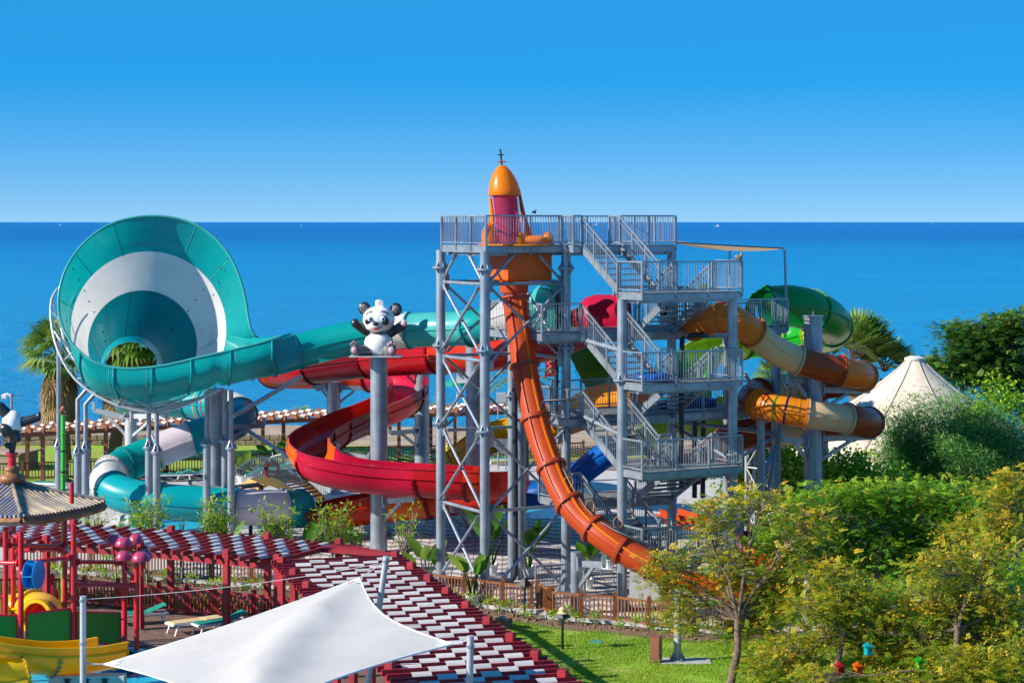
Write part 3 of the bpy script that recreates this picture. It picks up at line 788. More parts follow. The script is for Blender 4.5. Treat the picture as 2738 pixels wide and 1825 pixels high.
# red open flume
red = thing("red_flume_slide", "long red and orange open flume winding down left of the rocket tower", "water slide", P(1050, 1268, 86.5).xy.to_3d())
RC = [(1600, 850, 84), (1480, 903, 88), (1340, 936, 92), (1180, 948, 96), (1030, 956, 99), (900, 970, 101), (800, 982, 102.5), (735, 988, 105), (760, 992, 108), (850, 995, 109), (970, 998, 108.6), (1052, 1010, 107.2), (1092, 1030, 104.5), (1085, 1060, 101.5), (1020, 1095, 98.5), (930, 1130, 95.8), (872, 1158, 93.6), (838, 1179, 91.8), (824, 1201, 89.6), (838, 1222, 88), (872, 1241, 87.2), (950, 1258, 86.8), (1050, 1268, 86.5), (1180, 1275, 85.7), (1290, 1281, 85.3), (1343, 1285, 86.2), (1358, 1292, 88.2), (1335, 1305, 90.3), (1260, 1318, 91.6), (1150, 1330, 92.2), (1050, 1340, 92.4), (960, 1352, 92.3), (870, 1372, 92), (815, 1390, 91.8)]
slide_sections(red, RC, uprof(.88, .42, .06, .05), [(0, 1.5, 'red'), (1.5, 3, 'redor'), (3, 4.3, 'red'), (4.3, 5.6, 'darkred'), (5.6, 7.2, 'red'), (7.2, 9, 'redor'), (9, 10.2, 'redor'), (10.2, 11.4, 'pink'), (11.4, 13, 'pink'), (13, 14.4, 'redor'), (14.4, 15.6, 'red'), (15.6, 16.8, 'redor'), (16.8, 17.8, 'red'), (17.8, 19.25, 'orangefl'), (19.25, 22.6, 'pink'), (22.6, 23.6, 'red'), (23.6, 25, 'redor'), (25, 27, 'red'), (27, 29, 'redor'), (29, 30.6, 'orangefl'), (30.6, 32, 'redor'), (32, 33, 'darkred')], kind='flume', r=.9, rib=True, flm='darkred')
hood = MB().lathe(P(1612, 850, 83.6), [(.95, -1.0), (.95, .3), (.8, .75), (.4, 1.0), (0, 1.05)], 22, ax=V(-1, .25, 0)); make("entry_hood", hood, M['pink'], red, smooth=40)

# teal tube into the tilted bowl and out again
tealS = thing("teal_bowl_slide", "turquoise tube slide with a huge tilted bowl painted with a white ring", "water slide", P(400, 1000, 92).xy.to_3d())
TC = [(1455, 822, 83.6), (1395, 836, 85.5), (1320, 860, 87.5), (1250, 876, 88.5), (1150, 880, 89.6), (1050, 887, 90.2), (950, 902, 90.5), (850, 924, 90.6), (790, 942, 90.4), (740, 957, 90.2), (690, 965, 90.1), (640, 972, 90.1), (590, 985, 90.2)]
slide_sections(tealS, TC[:10], circ(.74), [(0, .9, 'teal'), (.9, 1.7, 'frpwhite'), (1.7, 2.9, 'teal'), (2.9, 4.55, 'aqua'), (4.55, 5.25, 'frpwhite'), (5.25, 7.9, 'teal')], r=.74, flw=.08)
slide_sections(tealS, TC[7:], uprof(.74, .82, .05, .05), [(.85, 2.2, 'cyan'), (2.2, 3.4, 'teal')], kind='flume', r=.74)
mb = MB().lathe(P(1452, 815, 83.6), [(.76, .0), (.98, .45), (1.05, .45), (.8, -.05)], 30, ax=V(.75, -.66, 0)); make("tunnel_mouth", mb, M['aqua'], tealS, smooth=40)
mb = MB()
for i in range(9): mb.box(P(1418 + i * 8, 860, 82.7 - .0), (.1, .05, .95))
make("mouth_curtain", mb, M['aqua'], tealS)

RIM = [(698, 905, 90.9), (684, 901, 90.8), (671, 880, 90.8), (664, 850, 90.9), (659, 815, 91), (648, 765, 91.1), (625, 704, 91.3), (589, 651, 91.5), (540, 610, 91.7), (478, 585, 91.8), (407, 577, 91.8), (335, 586, 91.7), (275, 610, 91.4), (223, 651, 91), (182, 707, 90.6), (160, 770, 90.2), (157, 830, 89.9), (168, 875, 89.6), (188, 912, 89.3), (214, 941, 89.1), (250, 966, 88.9), (292, 980, 88.8), (350, 985, 88.7), (437, 977, 88.7), (525, 957, 88.8), (588, 943, 88.9), (645, 929, 89), (698, 916, 89.1), (752, 898, 89.3)]
RINGS = [((397, 880), 208, 92.7, 91.6), ((381, 922), 146, 94.2, 93.4), ((352, 982), 84, 96.6, 96.0), ((350, 990), 76, 97.4, 97.0)]
rim = catmull(RIM, 14)
prof6 = []
for q in rim:
    u, v, Y = [float(x) for x in q]
    th = math.atan2(-(v - 866), u - 398); sn = math.sin(th)
    k = min(1, max(0, (-sn - .02) / .45)); w = k * k * (3 - 2 * k)
    if u > 600 and v > 885: w = 1.0 if v > 905 or u < 640 else w
    pts = [P(u, v, Y)]
    rg = []
    for (c, rr, yt, yb) in RINGS:
        yy = yb + (yt - yb) * (sn * .5 + .5)
        rg.append(P(c[0] + rr * math.cos(th), c[1] - rr * math.sin(th), yy))
    drop = 92 if u > 470 else 92 - (470 - u) * .02
    b1 = P(u, v + drop * .52, Y - .22); b2 = P(u + (12 if u < 330 else -6), v + drop, Y + .75)
    pts += [pts[0].lerp(rg[0], .35).lerp(b1, w), pts[0].lerp(rg[0], .7).lerp(b2, w)] + rg
    prof6.append(pts)
def rowpts(pts, i, k=5):
    a = pts[max(i - 1, 0)]; b = pts[i]; c = pts[i + 1]; d = pts[min(i + 2, len(pts) - 1)]
    out = []
    for j in range(k + 1):
        t = j / k
        out.append((2 * b + (c - a) * t + (2 * a - 5 * b + 4 * c - d) * t * t + (3 * b - a - 3 * c + d) * t ** 3) * .5)
    return out
NR = len(prof6)
def band(i0, i1, matn, name, npan, seam=None, sr=.018):
    cols = []
    for pts in prof6:
        r_ = []
        for i in range(i0, i1): r_ += rowpts(pts, i)[(1 if r_ else 0):]
        cols.append(r_)
    K = len(cols[0]); cuts = [round(k * (NR - 1) / npan) for k in range(npan + 1)]
    for a, b in zip(cuts, cuts[1:]):
        mb = MB(); vs = []
        for c in cols[a:b + 1]: vs += c
        mb.add(vs, [(i * K + j, i * K + j + 1, (i + 1) * K + j + 1, (i + 1) * K + j) for i in range(b - a) for j in range(K - 1)])
        o = make(name, mb, M[matn], tealS, smooth=80)
        if seam: make("seam", MB().path(cols[a], sr, 5), M[seam], o)
band(0, 3, 'teal', "outer_panel", 13, 'aqua')
band(3, 4, 'frpwhite', "white_ring_panel", 13)
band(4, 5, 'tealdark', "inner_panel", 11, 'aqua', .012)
band(5, 6, 'cyan', "drain_lip", 1)
make("rim_flange", MB().path([p[0] for p in prof6], .06, 8), M['aqua'], tealS, smooth=60)
ribs = MB()
for i in range(2, NR - 2, 7):                                # outside stiffening ribs on the front wall
    q = prof6[i]
    if q[0].z > 9.2: continue
    c = rowpts(q, 0) + rowpts(q, 1)[1:]
    rb = MB(); off = V(0, -.05, -.03)
    rb.path([p + off for p in c], .045, 6); make("wall_rib", rb, M['teal'], tealS, smooth=50)
noz = MB()
for (u, v, Y) in ((196, 719, 90.9), (212, 748, 91.3), (226, 777, 91.9), (238, 806, 92.4), (252, 834, 92.8), (265, 861, 93.3), (276, 888, 94), (282, 912, 94.7), (589, 716, 91.7), (566, 745, 92.1), (544, 774, 92.5), (523, 802, 92.9), (503, 830, 93.3), (479, 857, 93.6), (459, 882, 94.2), (443, 907, 94.8), (608, 690, 91.5)):
    noz.ell(P(u, v, Y - .03), (.035, .05, .04), n=8, k=6)
make("spray_nozzle", noz, M['black'], tealS, kind="stuff")
LC = [(349, 985, 97.0), (346, 1003, 100), (352, 1035, 102.6), (390, 1062, 104), (460, 1073, 104), (540, 1078, 103), (607, 1086, 101.8), (640, 1103, 99.6), (632, 1126, 97.2), (588, 1146, 96), (520, 1168, 95.5), (450, 1193, 95.3), (380, 1222, 95), (322, 1248, 94.3), (290, 1272, 93.4), (292, 1300, 92.3), (335, 1323, 91.6), (400, 1335, 91.2), (480, 1343, 91), (580, 1350, 91), (690, 1356, 91), (762, 1357, 91.3), (800, 1358, 92)]
slide_sections(tealS, [(350, 1040, 97.4), (352, 1054, 100), (362, 1062, 102.4), (395, 1066, 104)], uprof(.95, .0, .05, .05), [(0, 1.5, 'aqua'), (1.5, 3, 'cyan')], kind='flume', r=.95, rib=False)
slide_sections(tealS, LC, circ(.78), [(3, 4.6, 'teal'), (4.6, 5.6, 'cyan'), (5.6, 7.2, 'frpwhite'), (7.2, 8.8, 'tealdark'), (8.8, 10.1, 'cyan'), (10.1, 11.4, 'lilac'), (11.4, 12.7, 'teal'), (12.7, 13.6, 'teal'), (13.6, 15.2, 'frpwhite'), (15.2, 17.4, 'cyan'), (17.4, 19.5, 'cyan'), (19.5, 20.9, 'lilac'), (20.9, 22, 'teal')], r=.78, flw=.08, bands=((5.05, 'gold'), (5.2, 'navy'), (5.35, 'red')))
# truss hoop that cradles the bowl
def hoop(pts, r): return make("cradle_hoop", MB().path(catmull([P(*p) for p in pts], .4), r, 8), M['steelpale'], tealS, smooth=60)
H1 = [(154, 772, 92), (138, 800, 91.6), (136, 850, 91), (146, 910, 90.4), (168, 965, 90), (200, 1012, 89.7), (250, 1052, 89.4), (320, 1085, 89.2), (390, 1100, 89.2), (460, 1094, 89.3), (530, 1068, 89.5), (590, 1040, 89.8)]
H2 = [(160, 800, 93), (165, 880, 92.4), (180, 930, 92), (215, 985, 91.6), (260, 1035, 91.2), (330, 1080, 91), (420, 1092, 91), (500, 1075, 91.2), (575, 1050, 91.5)]
hoop(H1, .06); hoop(H2, .06)
for i in range(1, 11): brace(P(*H1[i]), P(*H2[min(i, 8)]), .03, tealS, 'steelpale')
for (a, b) in (((168, 965, 90), (205, 935, 90)), ((200, 1012, 89.7), (250, 1010, 89.6)), ((318, 1082, 89.2), (330, 1045, 89)), ((420, 1098, 89.2), (330, 1050, 89.2)), ((420, 1098, 89.2), (505, 1055, 89.4)), ((142, 880, 90.7), (165, 915, 90.2)), ((138, 830, 91.2), (168, 860, 91))):
    brace(P(*a), P(*b), .035, tealS, 'steelpale')

# tan, cream and brown tube spiral on the right
tanS = thing("tan_tube_slide", "tan, cream and brown closed tube spiralling round the thick column at right", "water slide", P(2150, 1100, 81).xy.to_3d())
XC = [(1852, 868, 80.5), (1895, 858, 79.3), (1930, 846, 78.5), (1968, 858, 78.4), (2010, 886, 79), (2060, 926, 79.5), (2115, 956, 79.9), (2180, 976, 80.1), (2250, 991, 80.3), (2290, 999, 81), (2310, 1008, 83), (2290, 1016, 85.2), (2250, 1026, 86), (2160, 1036, 86), (2090, 1042, 84.8), (2035, 1050, 83.4), (2010, 1062, 82), (2026, 1078, 80.6), (2080, 1092, 79.8), (2150, 1105, 79.6), (2220, 1114, 79.7), (2288, 1122, 80.2), (2322, 1128, 81.8), (2312, 1134, 84), (2275, 1140, 85.4), (2200, 1146, 86)]
slide_sections(tanS, XC, circ(.54), [(0, 2, 'tan'), (2, 4.1, 'tan'), (4.1, 6.3, 'cream'), (6.3, 7.9, 'brown'), (7.9, 9.6, 'tan'), (9.6, 11.2, 'cream'), (11.2, 12.6, 'brown'), (12.6, 13.7, 'tan'), (13.7, 15.1, 'cream'), (15.1, 17.1, 'brown'), (17.1, 19.05, 'amber'), (19.05, 20.6, 'cream'), (20.6, 22.2, 'brown'), (22.2, 24, 'tan'), (24, 25, 'brown')], r=.54, flw=.1,
    bands=((14.1, 'red'), (14.4, 'green'), (14.7, 'navy'), (17.6, 'red'), (18.0, 'green'), (18.35, 'navy'), (18.75, 'gold')))
slide_sections(tanS, [(2200, 1146, 86), (2120, 1142, 86.4), (2050, 1142, 86), (1985, 1156, 85), (1930, 1182, 84.6), (1870, 1222, 84.6), (1845, 1250, 85)], uprof(.75, .35, .05, .05), [(0, 2, 'cream'), (2, 4, 'brown'), (4, 5, 'tan'), (5, 6, 'brown')], kind='flume', r=.75)

# green spiral
grn = thing("green_tube_slide", "dark green and lime tube slide curling out behind the right side platform", "water slide", P(2180, 900, 89).xy.to_3d())
GC = [(2050, 822, 85.4), (2110, 818, 85.8), (2160, 827, 86.6), (2203, 846, 88.2), (2224, 868, 90.5), (2212, 888, 93), (2160, 898, 95), (2080, 903, 95.8), (1990, 908, 95.4), (1925, 918, 94), (1875, 945, 92.4), (1848, 990, 91.2), (1842, 1045, 91), (1860, 1105, 92), (1930, 1140, 94), (2010, 1150, 95)]
slide_sections(grn, GC[:9], circ(.86), [(0, 2.2, 'green'), (2.2, 4.2, 'green'), (4.2, 5.5, 'lime'), (5.5, 6.6, 'brightgreen'), (6.6, 7.4, 'lime'), (7.4, 8, 'brightgreen')], r=.86, flw=.07)
slide_sections(grn, GC[7:], uprof(.86, .3, .05, .06), [(1, 1.8, 'lime'), (1.8, 3, 'lime'), (3, 4.3, 'brightgreen'), (4.3, 5.6, 'brightgreen'), (5.6, 6.8, 'lime'), (6.8, 8, 'brightgreen')], kind='flume', r=.86)
mb = MB().lathe(P(2062, 838, 84.9), [(.85, 0), (.95, .5), (1.0, .5), (.9, -.05)], 28, ax=V(-.75, -.66, 0)); make("tunnel_mouth", mb, M['green'], grn, smooth=40)
# green racer, yellow spiral, blue tube, orange run-out
rac = thing("green_racer_slide", "steep green open slide dropping behind the lower stair flights", "water slide", P(1560, 1000, 88).xy.to_3d())
slide_sections(rac, [(1535, 870, 86), (1558, 925, 88), (1588, 990, 91), (1625, 1060, 95), (1665, 1110, 99), (1700, 1135, 103)], [(-.6, .45), (-.68, .45), (-.7, -.1), (.7, -.1), (.68, .45), (.6, .45), (.58, 0), (-.58, 0)], [(0, 1.9, 'green'), (1.9, 3.5, 'brightgreen'), (3.5, 5, 'lime')], kind='flume', r=.7, rib=False, smooth=20)
lim = thing("lime_racer_slide", "wide lime green racer slide half hidden under the stair tower", "water slide", P(1880, 1140, 93).xy.to_3d())
slide_sections(lim, [(1990, 1095, 91), (1900, 1130, 93), (1800, 1165, 95), (1700, 1205, 97)], [(-.9, .7), (-1, .7), (-1.02, -.1), (1.02, -.1), (1, .7), (.9, .7), (.88, 0), (-.88, 0)], [(0, 1, 'lime'), (1, 2, 'lime'), (2, 3, 'brightgreen')], kind='flume', r=1, rib=False, smooth=20)
yel = thing("yellow_flume_slide", "golden yellow open flume curving down behind the orange tube", "water slide", P(1330, 1150, 95.5).xy.to_3d())
YC = [(1720, 1042, 87), (1665, 1050, 88.2), (1618, 1062, 90), (1575, 1085, 92.4), (1525, 1112, 94.2), (1455, 1128, 95.2), (1385, 1132, 95.4), (1335, 1146, 95.6), (1285, 1182, 96.2), (1235, 1225, 97), (1195, 1262, 97.8), (1170, 1290, 98.4)]
slide_sections(yel, YC, uprof(.8, .4, .05, .06), [(0, 2, 'gold'), (2, 3.5, 'yellow'), (3.5, 5, 'gold'), (5, 6.3, 'yellow'), (6.3, 7.5, 'yellow'), (7.5, 9, 'gold'), (9, 11, 'yellow')], kind='flume', r=.8)
blu = thing("blue_tube_slide", "bright blue tube slide low behind the foot of the orange tube", "water slide", P(1430, 1320, 92).xy.to_3d())
BC = [(1640, 1198, 90.5), (1600, 1228, 91), (1555, 1262, 92), (1510, 1295, 92.6), (1465, 1315, 92.3), (1410, 1325, 92.6), (1350, 1330, 92.8)]
slide_sections(blu, BC, circ(.56), [(0, 2.2, 'blue'), (2.2, 4.1, 'blue'), (4.1, 5.1, 'blue'), (5.1, 6, 'blue')], r=.56, flw=.08)
orf = thing("orange_runout_flume", "short orange flume seen through the autumn tree behind the stairs", "water slide", P(2010, 1430, 78).xy.to_3d())
slide_sections(orf, [(1985, 1385, 79), (2010, 1440, 78), (2050, 1490, 77), (2110, 1515, 76.4)], uprof(.7, .4, .05, .06), [(0, 1.5, 'redor'), (1.5, 3, 'orangefl')], kind='flume', r=.7)
orf2 = thing("tan_runout_flume", "rust orange flume end standing in shade behind the last stair flight", "water slide", P(1840, 1380, 82).xy.to_3d())
slide_sections(orf2, [(1790, 1372, 86), (1820, 1382, 85), (1855, 1392, 84), (1890, 1398, 83)], uprof(.42, .2, .05, .06), [(0, 1.5, 'burnt'), (1.5, 3, 'burnt')], kind='flume', r=.6)

# free standing slide columns with their arms
def slide_column(u, vtop, Y, r, label, arms=(), zb=0, m='steel', cap=True):
    b = V((u - U0) * Y / FPX, Y, zb); zt = CH - (vtop - V0) * Y / FPX
    t = thing("slide_column", label, "column", b, "thick steel columns carrying the slides")
    mb = MB().lathe(b, [(0, 0), (r + .15, 0), (r + .15, .06), (r, .07), (r, zt - zb), (0, zt - zb)], 26); make("shaft", mb, M[m], t, smooth=40)
    if cap:
        mb = MB().lathe(V(b.x, b.y, zt), [(0, .04), (r + .05, .04), (r + .05, 0), (r, -.02)], 26); mb.bar(V(b.x, b.y, zt), V(b.x, b.y, zt + .2), .025, .05); make("cap", mb, M[m], t, smooth=30)
    for (v, du, dv, dY) in arms:
        z = CH - (v - V0) * Y / FPX; p = V(b.x, b.y, z); q = P(u + du, v + dv, Y + dY)
        a = MB(); a.bar(p, q, .12, .22); a.bar(V(p.x, p.y, z - 1.0), p.lerp(q, .62) - V(0, 0, .1), .1, .12)
        a.bar(q, q + V(0, 0, .35), .14, .16); a.bar(p + (q - p).normalized() * (r + .02), p + (q - p).normalized() * (r + .1), .4, .5)
        make("support_arm", a, M[m], t)
    return t
slide_column(1013, 952, 88.5, .36, "thick grey column with the seated panda on top", ((1340, 95, -6, -1.5), (1228, -110, -18, 1)), cap=False)
slide_column(1128, 972, 105, .37, "dark grey capped column right of the panda column, in shade", ((990, -75, 0, -.5), (1150, -85, 8, -2)))
slide_column(892, 1022, 108, .36, "shorter capped column behind the red flume, left of the panda column", ((1032, -55, 2, 0), (1036, 95, 0, 0)))
slide_column(1266, 925, 92.6, .34, "pale column between the two left legs of the rocket tower", ((965, 110, -4, 0), (1362, -150, -14, -.5), (1365, -60, -2, -6)))
slide_column(576, 1040, 94.5, .35, "broad stained column under the right side of the turquoise bowl", ((1142, 130, -5, 2),))
slide_column(350, 1118, 97.2, .28, "short pale column under the drain of the turquoise bowl", ((1112, 95, 0, -3), (1120, -100, -25, 0)), m='steelpale')
slide_column(2174, 846, 82, .36, "thick column with a flat cap inside the tan tube spiral", ((1012, -70, 12, -.8), (1042, 150, 2, 2), (1180, -80, -6, -1), (1172, 165, -4, 2.5)))
slide_column(2201, 1010, 89, .22, "narrower blue grey column just behind the thick tan slide column", ())
slide_column(1394, 1085, 84.5, .19, "slim grey column beside the long dark pipe", ((1182, -120, -4, 0),), cap=False)
slide_column(1540, 1474, 74.6, .19, "short column with an arm under the bend of the orange tube", ((1505, 75, 4, -1.0),), cap=False)
def bowl_leg(u, vt, vf, Y, lean, label):
    b = V((u - U0) * Y / FPX, Y, 0); zf = CH - (vf - V0) * Y / FPX; zt = CH - (vt - V0) * Y / FPX
    t = thing("bowl_leg", label, "column", b, "two-stage legs carrying the turquoise bowl")
    make("lower_tube", MB().tube(b, b + V(0, 0, zf), .165, n=16), M['steel'], t, smooth=40)
    pts = [b + V(0, 0, zf), b + V(0, 0, zt)]
    if lean: pts = [b + V(0, 0, zf), b + V(0, 0, zt - .25), b + V(.45, 0, zt + .25)]
    make("upper_tube", MB().path(pts, .1, 14), M['steel'], t, smooth=40)
    f = MB().lathe(b + V(0, 0, zf), [(.1, .05), (.26, .05), (.26, -.05), (.165, -.05)], 18)
    for i in range(6):
        d = V(math.cos(i * PI / 3), math.sin(i * PI / 3), 0); f.prism([b + d * .1 + V(0, 0, zf + .05), b + d * .24 + V(0, 0, zf + .05), b + d * .1 + V(0, 0, zf + .34)], d.cross(ZU) * .02)
    make("flange", f, M['steel'], t, smooth=30)
bowl_leg(157, 912, 1194, 92.5, 0, "leftmost tall leg rising beside the left rim of the bowl")
bowl_leg(208, 1052, 1211, 89.8, 1, "bent bowl leg left of the white tube bend, nearer one"); bowl_leg(229, 1065, 1200, 91.5, 1, "bent bowl leg left of the white tube bend, further one")
bowl_leg(398, 1100, 1195, 90.6, 0, "left leg of the pair under the middle of the bowl"); bowl_leg(419, 1105, 1208, 89.2, 0, "right leg of the pair under the middle of the bowl")
bowl_leg(553, 1045, 1187, 90.2, 0, "slim leg just left of the broad stained column"); bowl_leg(602, 1040, 1178, 92, 0, "rear leg of the pair right of the broad stained column"); bowl_leg(618, 1042, 1197, 89.9, 0, "front leg of the pair right of the broad stained column")
t = thing("support_strut", "long grey strut climbing from the bowl legs up to the red flume", "strut", P(620, 1110, 91), None)
make("strut_tube", MB().bar(P(624, 1112, 91), P(806, 1006, 95), .14, .16), M['steel'], t)
t = thing("support_strut", "grey strut sloping down from the turquoise tube bend to the red flume", "strut", P(660, 1150, 95), None)
make("strut_tube", MB().bar(P(665, 1152, 95), P(790, 1232, 93), .12, .14), M['steel'], t)
# light lattice mast under the green slide
t = thing("lattice_mast", "white lattice mast of thin crossed tubes beside the green hedge", "mast", P(2040, 1330, 88), None)
for (u, Y) in ((1995, 87), (2018, 89.5), (2078, 88.5), (2060, 86)):
    make("leg", MB().tube(P(u, 1180, Y), V((u - U0) * Y / FPX, Y, 0), .06, n=8), M['steelpale'], t, smooth=40)
for z in (5.6, 3.8, 2.0):
    for (u, Y), (u2, Y2) in (((1995, 87), (2060, 86)), ((2018, 89.5), (2078, 88.5)), ((1995, 87), (2018, 89.5)), ((2060, 86), (2078, 88.5))):
        a = V((u - U0) * Y / FPX, Y, z); b = V((u2 - U0) * Y2 / FPX, Y2, z)
        m_ = MB(); m_.tube(a, b, .03, n=6); m_.tube(a, b - V(0, 0, 1.8), .03, n=6); m_.tube(b, a - V(0, 0, 1.8), .03, n=6)
        make("cross_tube", m_, M['steelpale'], t, smooth=40)
# ---------------------------------------------------------------- fences
def fence(name, label, pts, h, m, post=.15, sp=.14, dome=True, cat="fence", kerb=0, every=1):
    root = thing(name, label, cat, pts[0])
    for i, p in enumerate(pts):
        if i % every and i != len(pts) - 1: continue
        mb = MB().box(p + V(0, 0, (h + .12) / 2), (post, post, h + .12), 0, None, .015)
        if dome: mb.box(p + V(0, 0, h + .135), (post * .7, post * .7, .05), 0, None, .01)
        mb.box(p + V(0, 0, .1), (post + .03, post + .03, .2), 0, None, .01)
        make("post", mb, M[m], root)
    for p, q in zip(pts, pts[1:]):
        d = (q - p); Lh = d.length; dn = d / Lh
        a = p + dn * post * .5; b = q - dn * post * .5
        make("top_rail", MB().bar(a + V(0, 0, h - .04), b + V(0, 0, h - .04), .06, .08), M[m], root)
        make("bottom_rail", MB().bar(a + V(0, 0, .14), b + V(0, 0, .14), .05, .07), M[m], root)
        mb = MB(); n = max(2, int(Lh / sp))
        for k in range(1, n):
            c = p.lerp(q, k / n); mb.bar(c + V(0, 0, .14), c + V(0, 0, h - .06), .045, .045, up=dn)
        make("baluster", mb, M[m], root, kind="stuff")
    return root
def subdiv(pts, sp):
    out = []
    for p, q in zip(pts, pts[1:]):
        n = max(1, round((q - p).length / sp)); out += [p.lerp(q, i / n) for i in range(n)]
    return out + [pts[-1]]
F1 = [V(x, y, 0) for x, y in FENCE]
fence("timber_fence", "chestnut timber fence between the zigzag plaza and the planting bed", subdiv(F1[:6], 1.75) + F1[6:], .95, 'fencebrown')
F2 = [V(x, y, 0) for x, y in FENCE2]
fence("timber_fence", "chestnut timber fence running right along the top of the front lawn", [F2[0], F2[1], F2[2], F2[3], F2[4], F2[5], V(8.6, 72.6, 0), V(9.6, 74.3, 0)], .95, 'fencebrown')
fence("timber_gate_rail", "short chestnut gate panel set back where the two front fences meet", [V(.95, 75.6, 0), F2[0] + V(.12, .2, 0)], .95, 'fencebrown', cat="gate")
RF = [G(-20, 1617), G(60, 1612), G(140, 1614), G(225, 1618), G(315, 1626), G(425, 1636), G(500, 1642), G(575, 1648), G(680, 1660), G(790, 1675)]
fence("red_fence", "dark red timber fence behind the red pergola", RF, .95, 'pergred')
MF = [G(-60, 1287), G(60, 1284), G(180, 1280), G(300, 1277), G(440, 1275), G(545, 1272), G(650, 1270)]
fence("brown_fence", "dark brown fence beside the far lawn on the left", subdiv(MF, 2.6), .98, 'fencedark', .14, .16, False)
MF2 = [G(650, 1262), G(760, 1250), G(880, 1240), G(1000, 1237), G(1110, 1236), G(1240, 1232), G(1330, 1230), G(1440, 1228), G(1560, 1226)]
fence("brown_fence", "dark brown fence beside the far lawn behind the red flume", subdiv(MF2, 2.6), .98, 'fencedark', .14, .16, False)

# ---------------------------------------------------------------- pergolas
def bilerp(q, s, t): return q[0].lerp(q[1], s).lerp(q[3].lerp(q[2], s), t)
def rafter_obj(parent, p, q, m, w=.075, h=.155):
    p = p + V(random.uniform(-.02, .02), random.uniform(-.02, .02), random.uniform(-.008, .008)); return make("rafter", MB().bar(p, q, w, h), M[m], parent)
def strip(parent, c, ax, ay, w, L, name="fabric_strip", sag=.015):
    mb = MB(); vs = []; K = 7; L = L * random.uniform(.9, 1.08); c = c + ax * random.uniform(-.025, .025) + ay * random.uniform(-.02, .02) + V(0, 0, random.uniform(-.01, .012)); ay = (ay + ax * random.uniform(-.05, .05)).normalized()
    for i in range(K):
        t = i / (K - 1) - .5; z = -sag * 4 * t * t - (.10 * (abs(t) * 2) ** 3)
        for s in (-.5, .5): vs.append(c + ay * (t * L) + ax * (s * w) + V(0, 0, z + random.uniform(-.006, .006)))
    mb.add(vs, [(2 * i, 2 * i + 1, 2 * i + 3, 2 * i + 2) for i in range(K - 1)])
    return make(name, mb, M['fabric'], parent, smooth=80)
perg = thing("red_pergola", "dark red pergola bending round the kids pool with white fabric strips woven through its rafters", "pergola", V(-7.7, 69, 0))
ZP = 2.62
# wing one: front and back edge lines
W1F = [V(-20.5, 74.9, ZP), V(-17.1, 73.6, ZP), V(-12.08, 71.5, ZP), V(-7.75, 69.1, ZP)]
W1B = [V(-18.9, 78.3, ZP), V(-15.9, 77.1, ZP), V(-10.4, 74.7, ZP), V(-6.0, 72.5, ZP)]
def along(pl, s):
    n = len(pl) - 1; x = min(s, .99999) * n; i = int(x); return pl[i].lerp(pl[i + 1], x - i)
for pl in (W1F, W1B):
    for a, b in zip(pl, pl[1:]): make("beam", MB().bar(a - V(0, 0, .02), b - V(0, 0, .02), .1, .2), M['pergred'], perg)
N1 = 33; NC = 6
raf1 = []
for i in range(N1):
    s = i / (N1 - 1); f = along(W1F, s); b = along(W1B, s); d = (b - f).normalized()
    p = f - d * .3 + V(0, 0, .17); q = b + d * .3 + V(0, 0, .17); raf1.append((p, q)); rafter_obj(perg, p, q, 'pergred')
for i in range(1, N1 - 1):
    p, q = raf1[i]; d = (q - p); Ld = d.length; d.normalize()
    nx = (raf1[i + 1][0] + raf1[i + 1][1] - raf1[i - 1][0] - raf1[i - 1][1]).normalized()
    for j in range(NC):
        if (i + j) % 2: continue
        t = .35 + (j + .5) * (Ld - .7) / NC
        strip(perg, p + d * t + V(0, 0, .09), d, nx, (Ld - .7) / NC * .84, .36)
def post_obj(parent, p, z, m, w=.2, cap=True):
    mb = MB().box(V(p.x, p.y, z / 2 + .05), (w, w, z - .1), 0, (V(.9, -.43, 0), V(.43, .9, 0), ZU), .012)
    if cap: mb.box(V(p.x, p.y, .3), (w + .03, w + .03, .5), 0, (V(.9, -.43, 0), V(.43, .9, 0), ZU), .012); mb.box(V(p.x, p.y, z + .2), (w + .02, w + .02, .42), 0, (V(.9, -.43, 0), V(.43, .9, 0), ZU), .012)
    o = make("post", mb, M[m], parent)
    make("post_shoe", MB().box(V(p.x, p.y, .03), (w * 1.2, w * 1.2, .06)), M['steel'], o)
for s in (.12, .385, .62, .86, 1): post_obj(perg, along(W1F, s), ZP, 'pergred')
for s in (.02, .3, .55, .8, 1): post_obj(perg, along(W1B, s), ZP, 'pergred')
# wing two
D2 = V(.268, -.9634, 0); N2 = V(.9634, .268, 0)
A0 = V(-7.66, 68.9, ZP); B0 = V(-3.95, 69.95, ZP)
L2 = 20.0
for o in (A0, B0): make("beam", MB().bar(o - V(0, 0, .02), o + D2 * L2 - V(0, 0, .02), .1, .2), M['pergred'], perg)
N_2 = 41; WD = 3.86; NC2 = 6; ST = L2 / (N_2 - 1)
tri = []
for i in range(N_2):
    o = A0 + D2 * (i * ST) + V(0, 0, .17)
    p = o - N2 * .28; q = o + N2 * (WD + .3); rafter_obj(perg, p, q, 'pergred')
    if 0 < i < N_2 - 1:
        for j in range(NC2):
            if (i + j) % 2: continue
            strip(perg, o + N2 * (.3 + (j + .5) * (WD - .5) / NC2) + V(0, 0, .09), N2, D2, (WD - .5) / NC2 * .9, .42)
for i in range(1, 7):                                      # corner fan of rafters
    t = i / 7
    rafter_obj(perg, V(-6.0, 72.5, ZP + .17).lerp(A0 + V(0, 0, .17), .1 + .05 * i) + V(0, .1 * i, 0), V(-6.0, 72.5, ZP + .17).lerp(B0 + V(0, 0, .17), t) + N2 * .25, 'pergred')
make("beam", MB().bar(W1B[-1], B0, .1, .2), M['pergred'], perg)
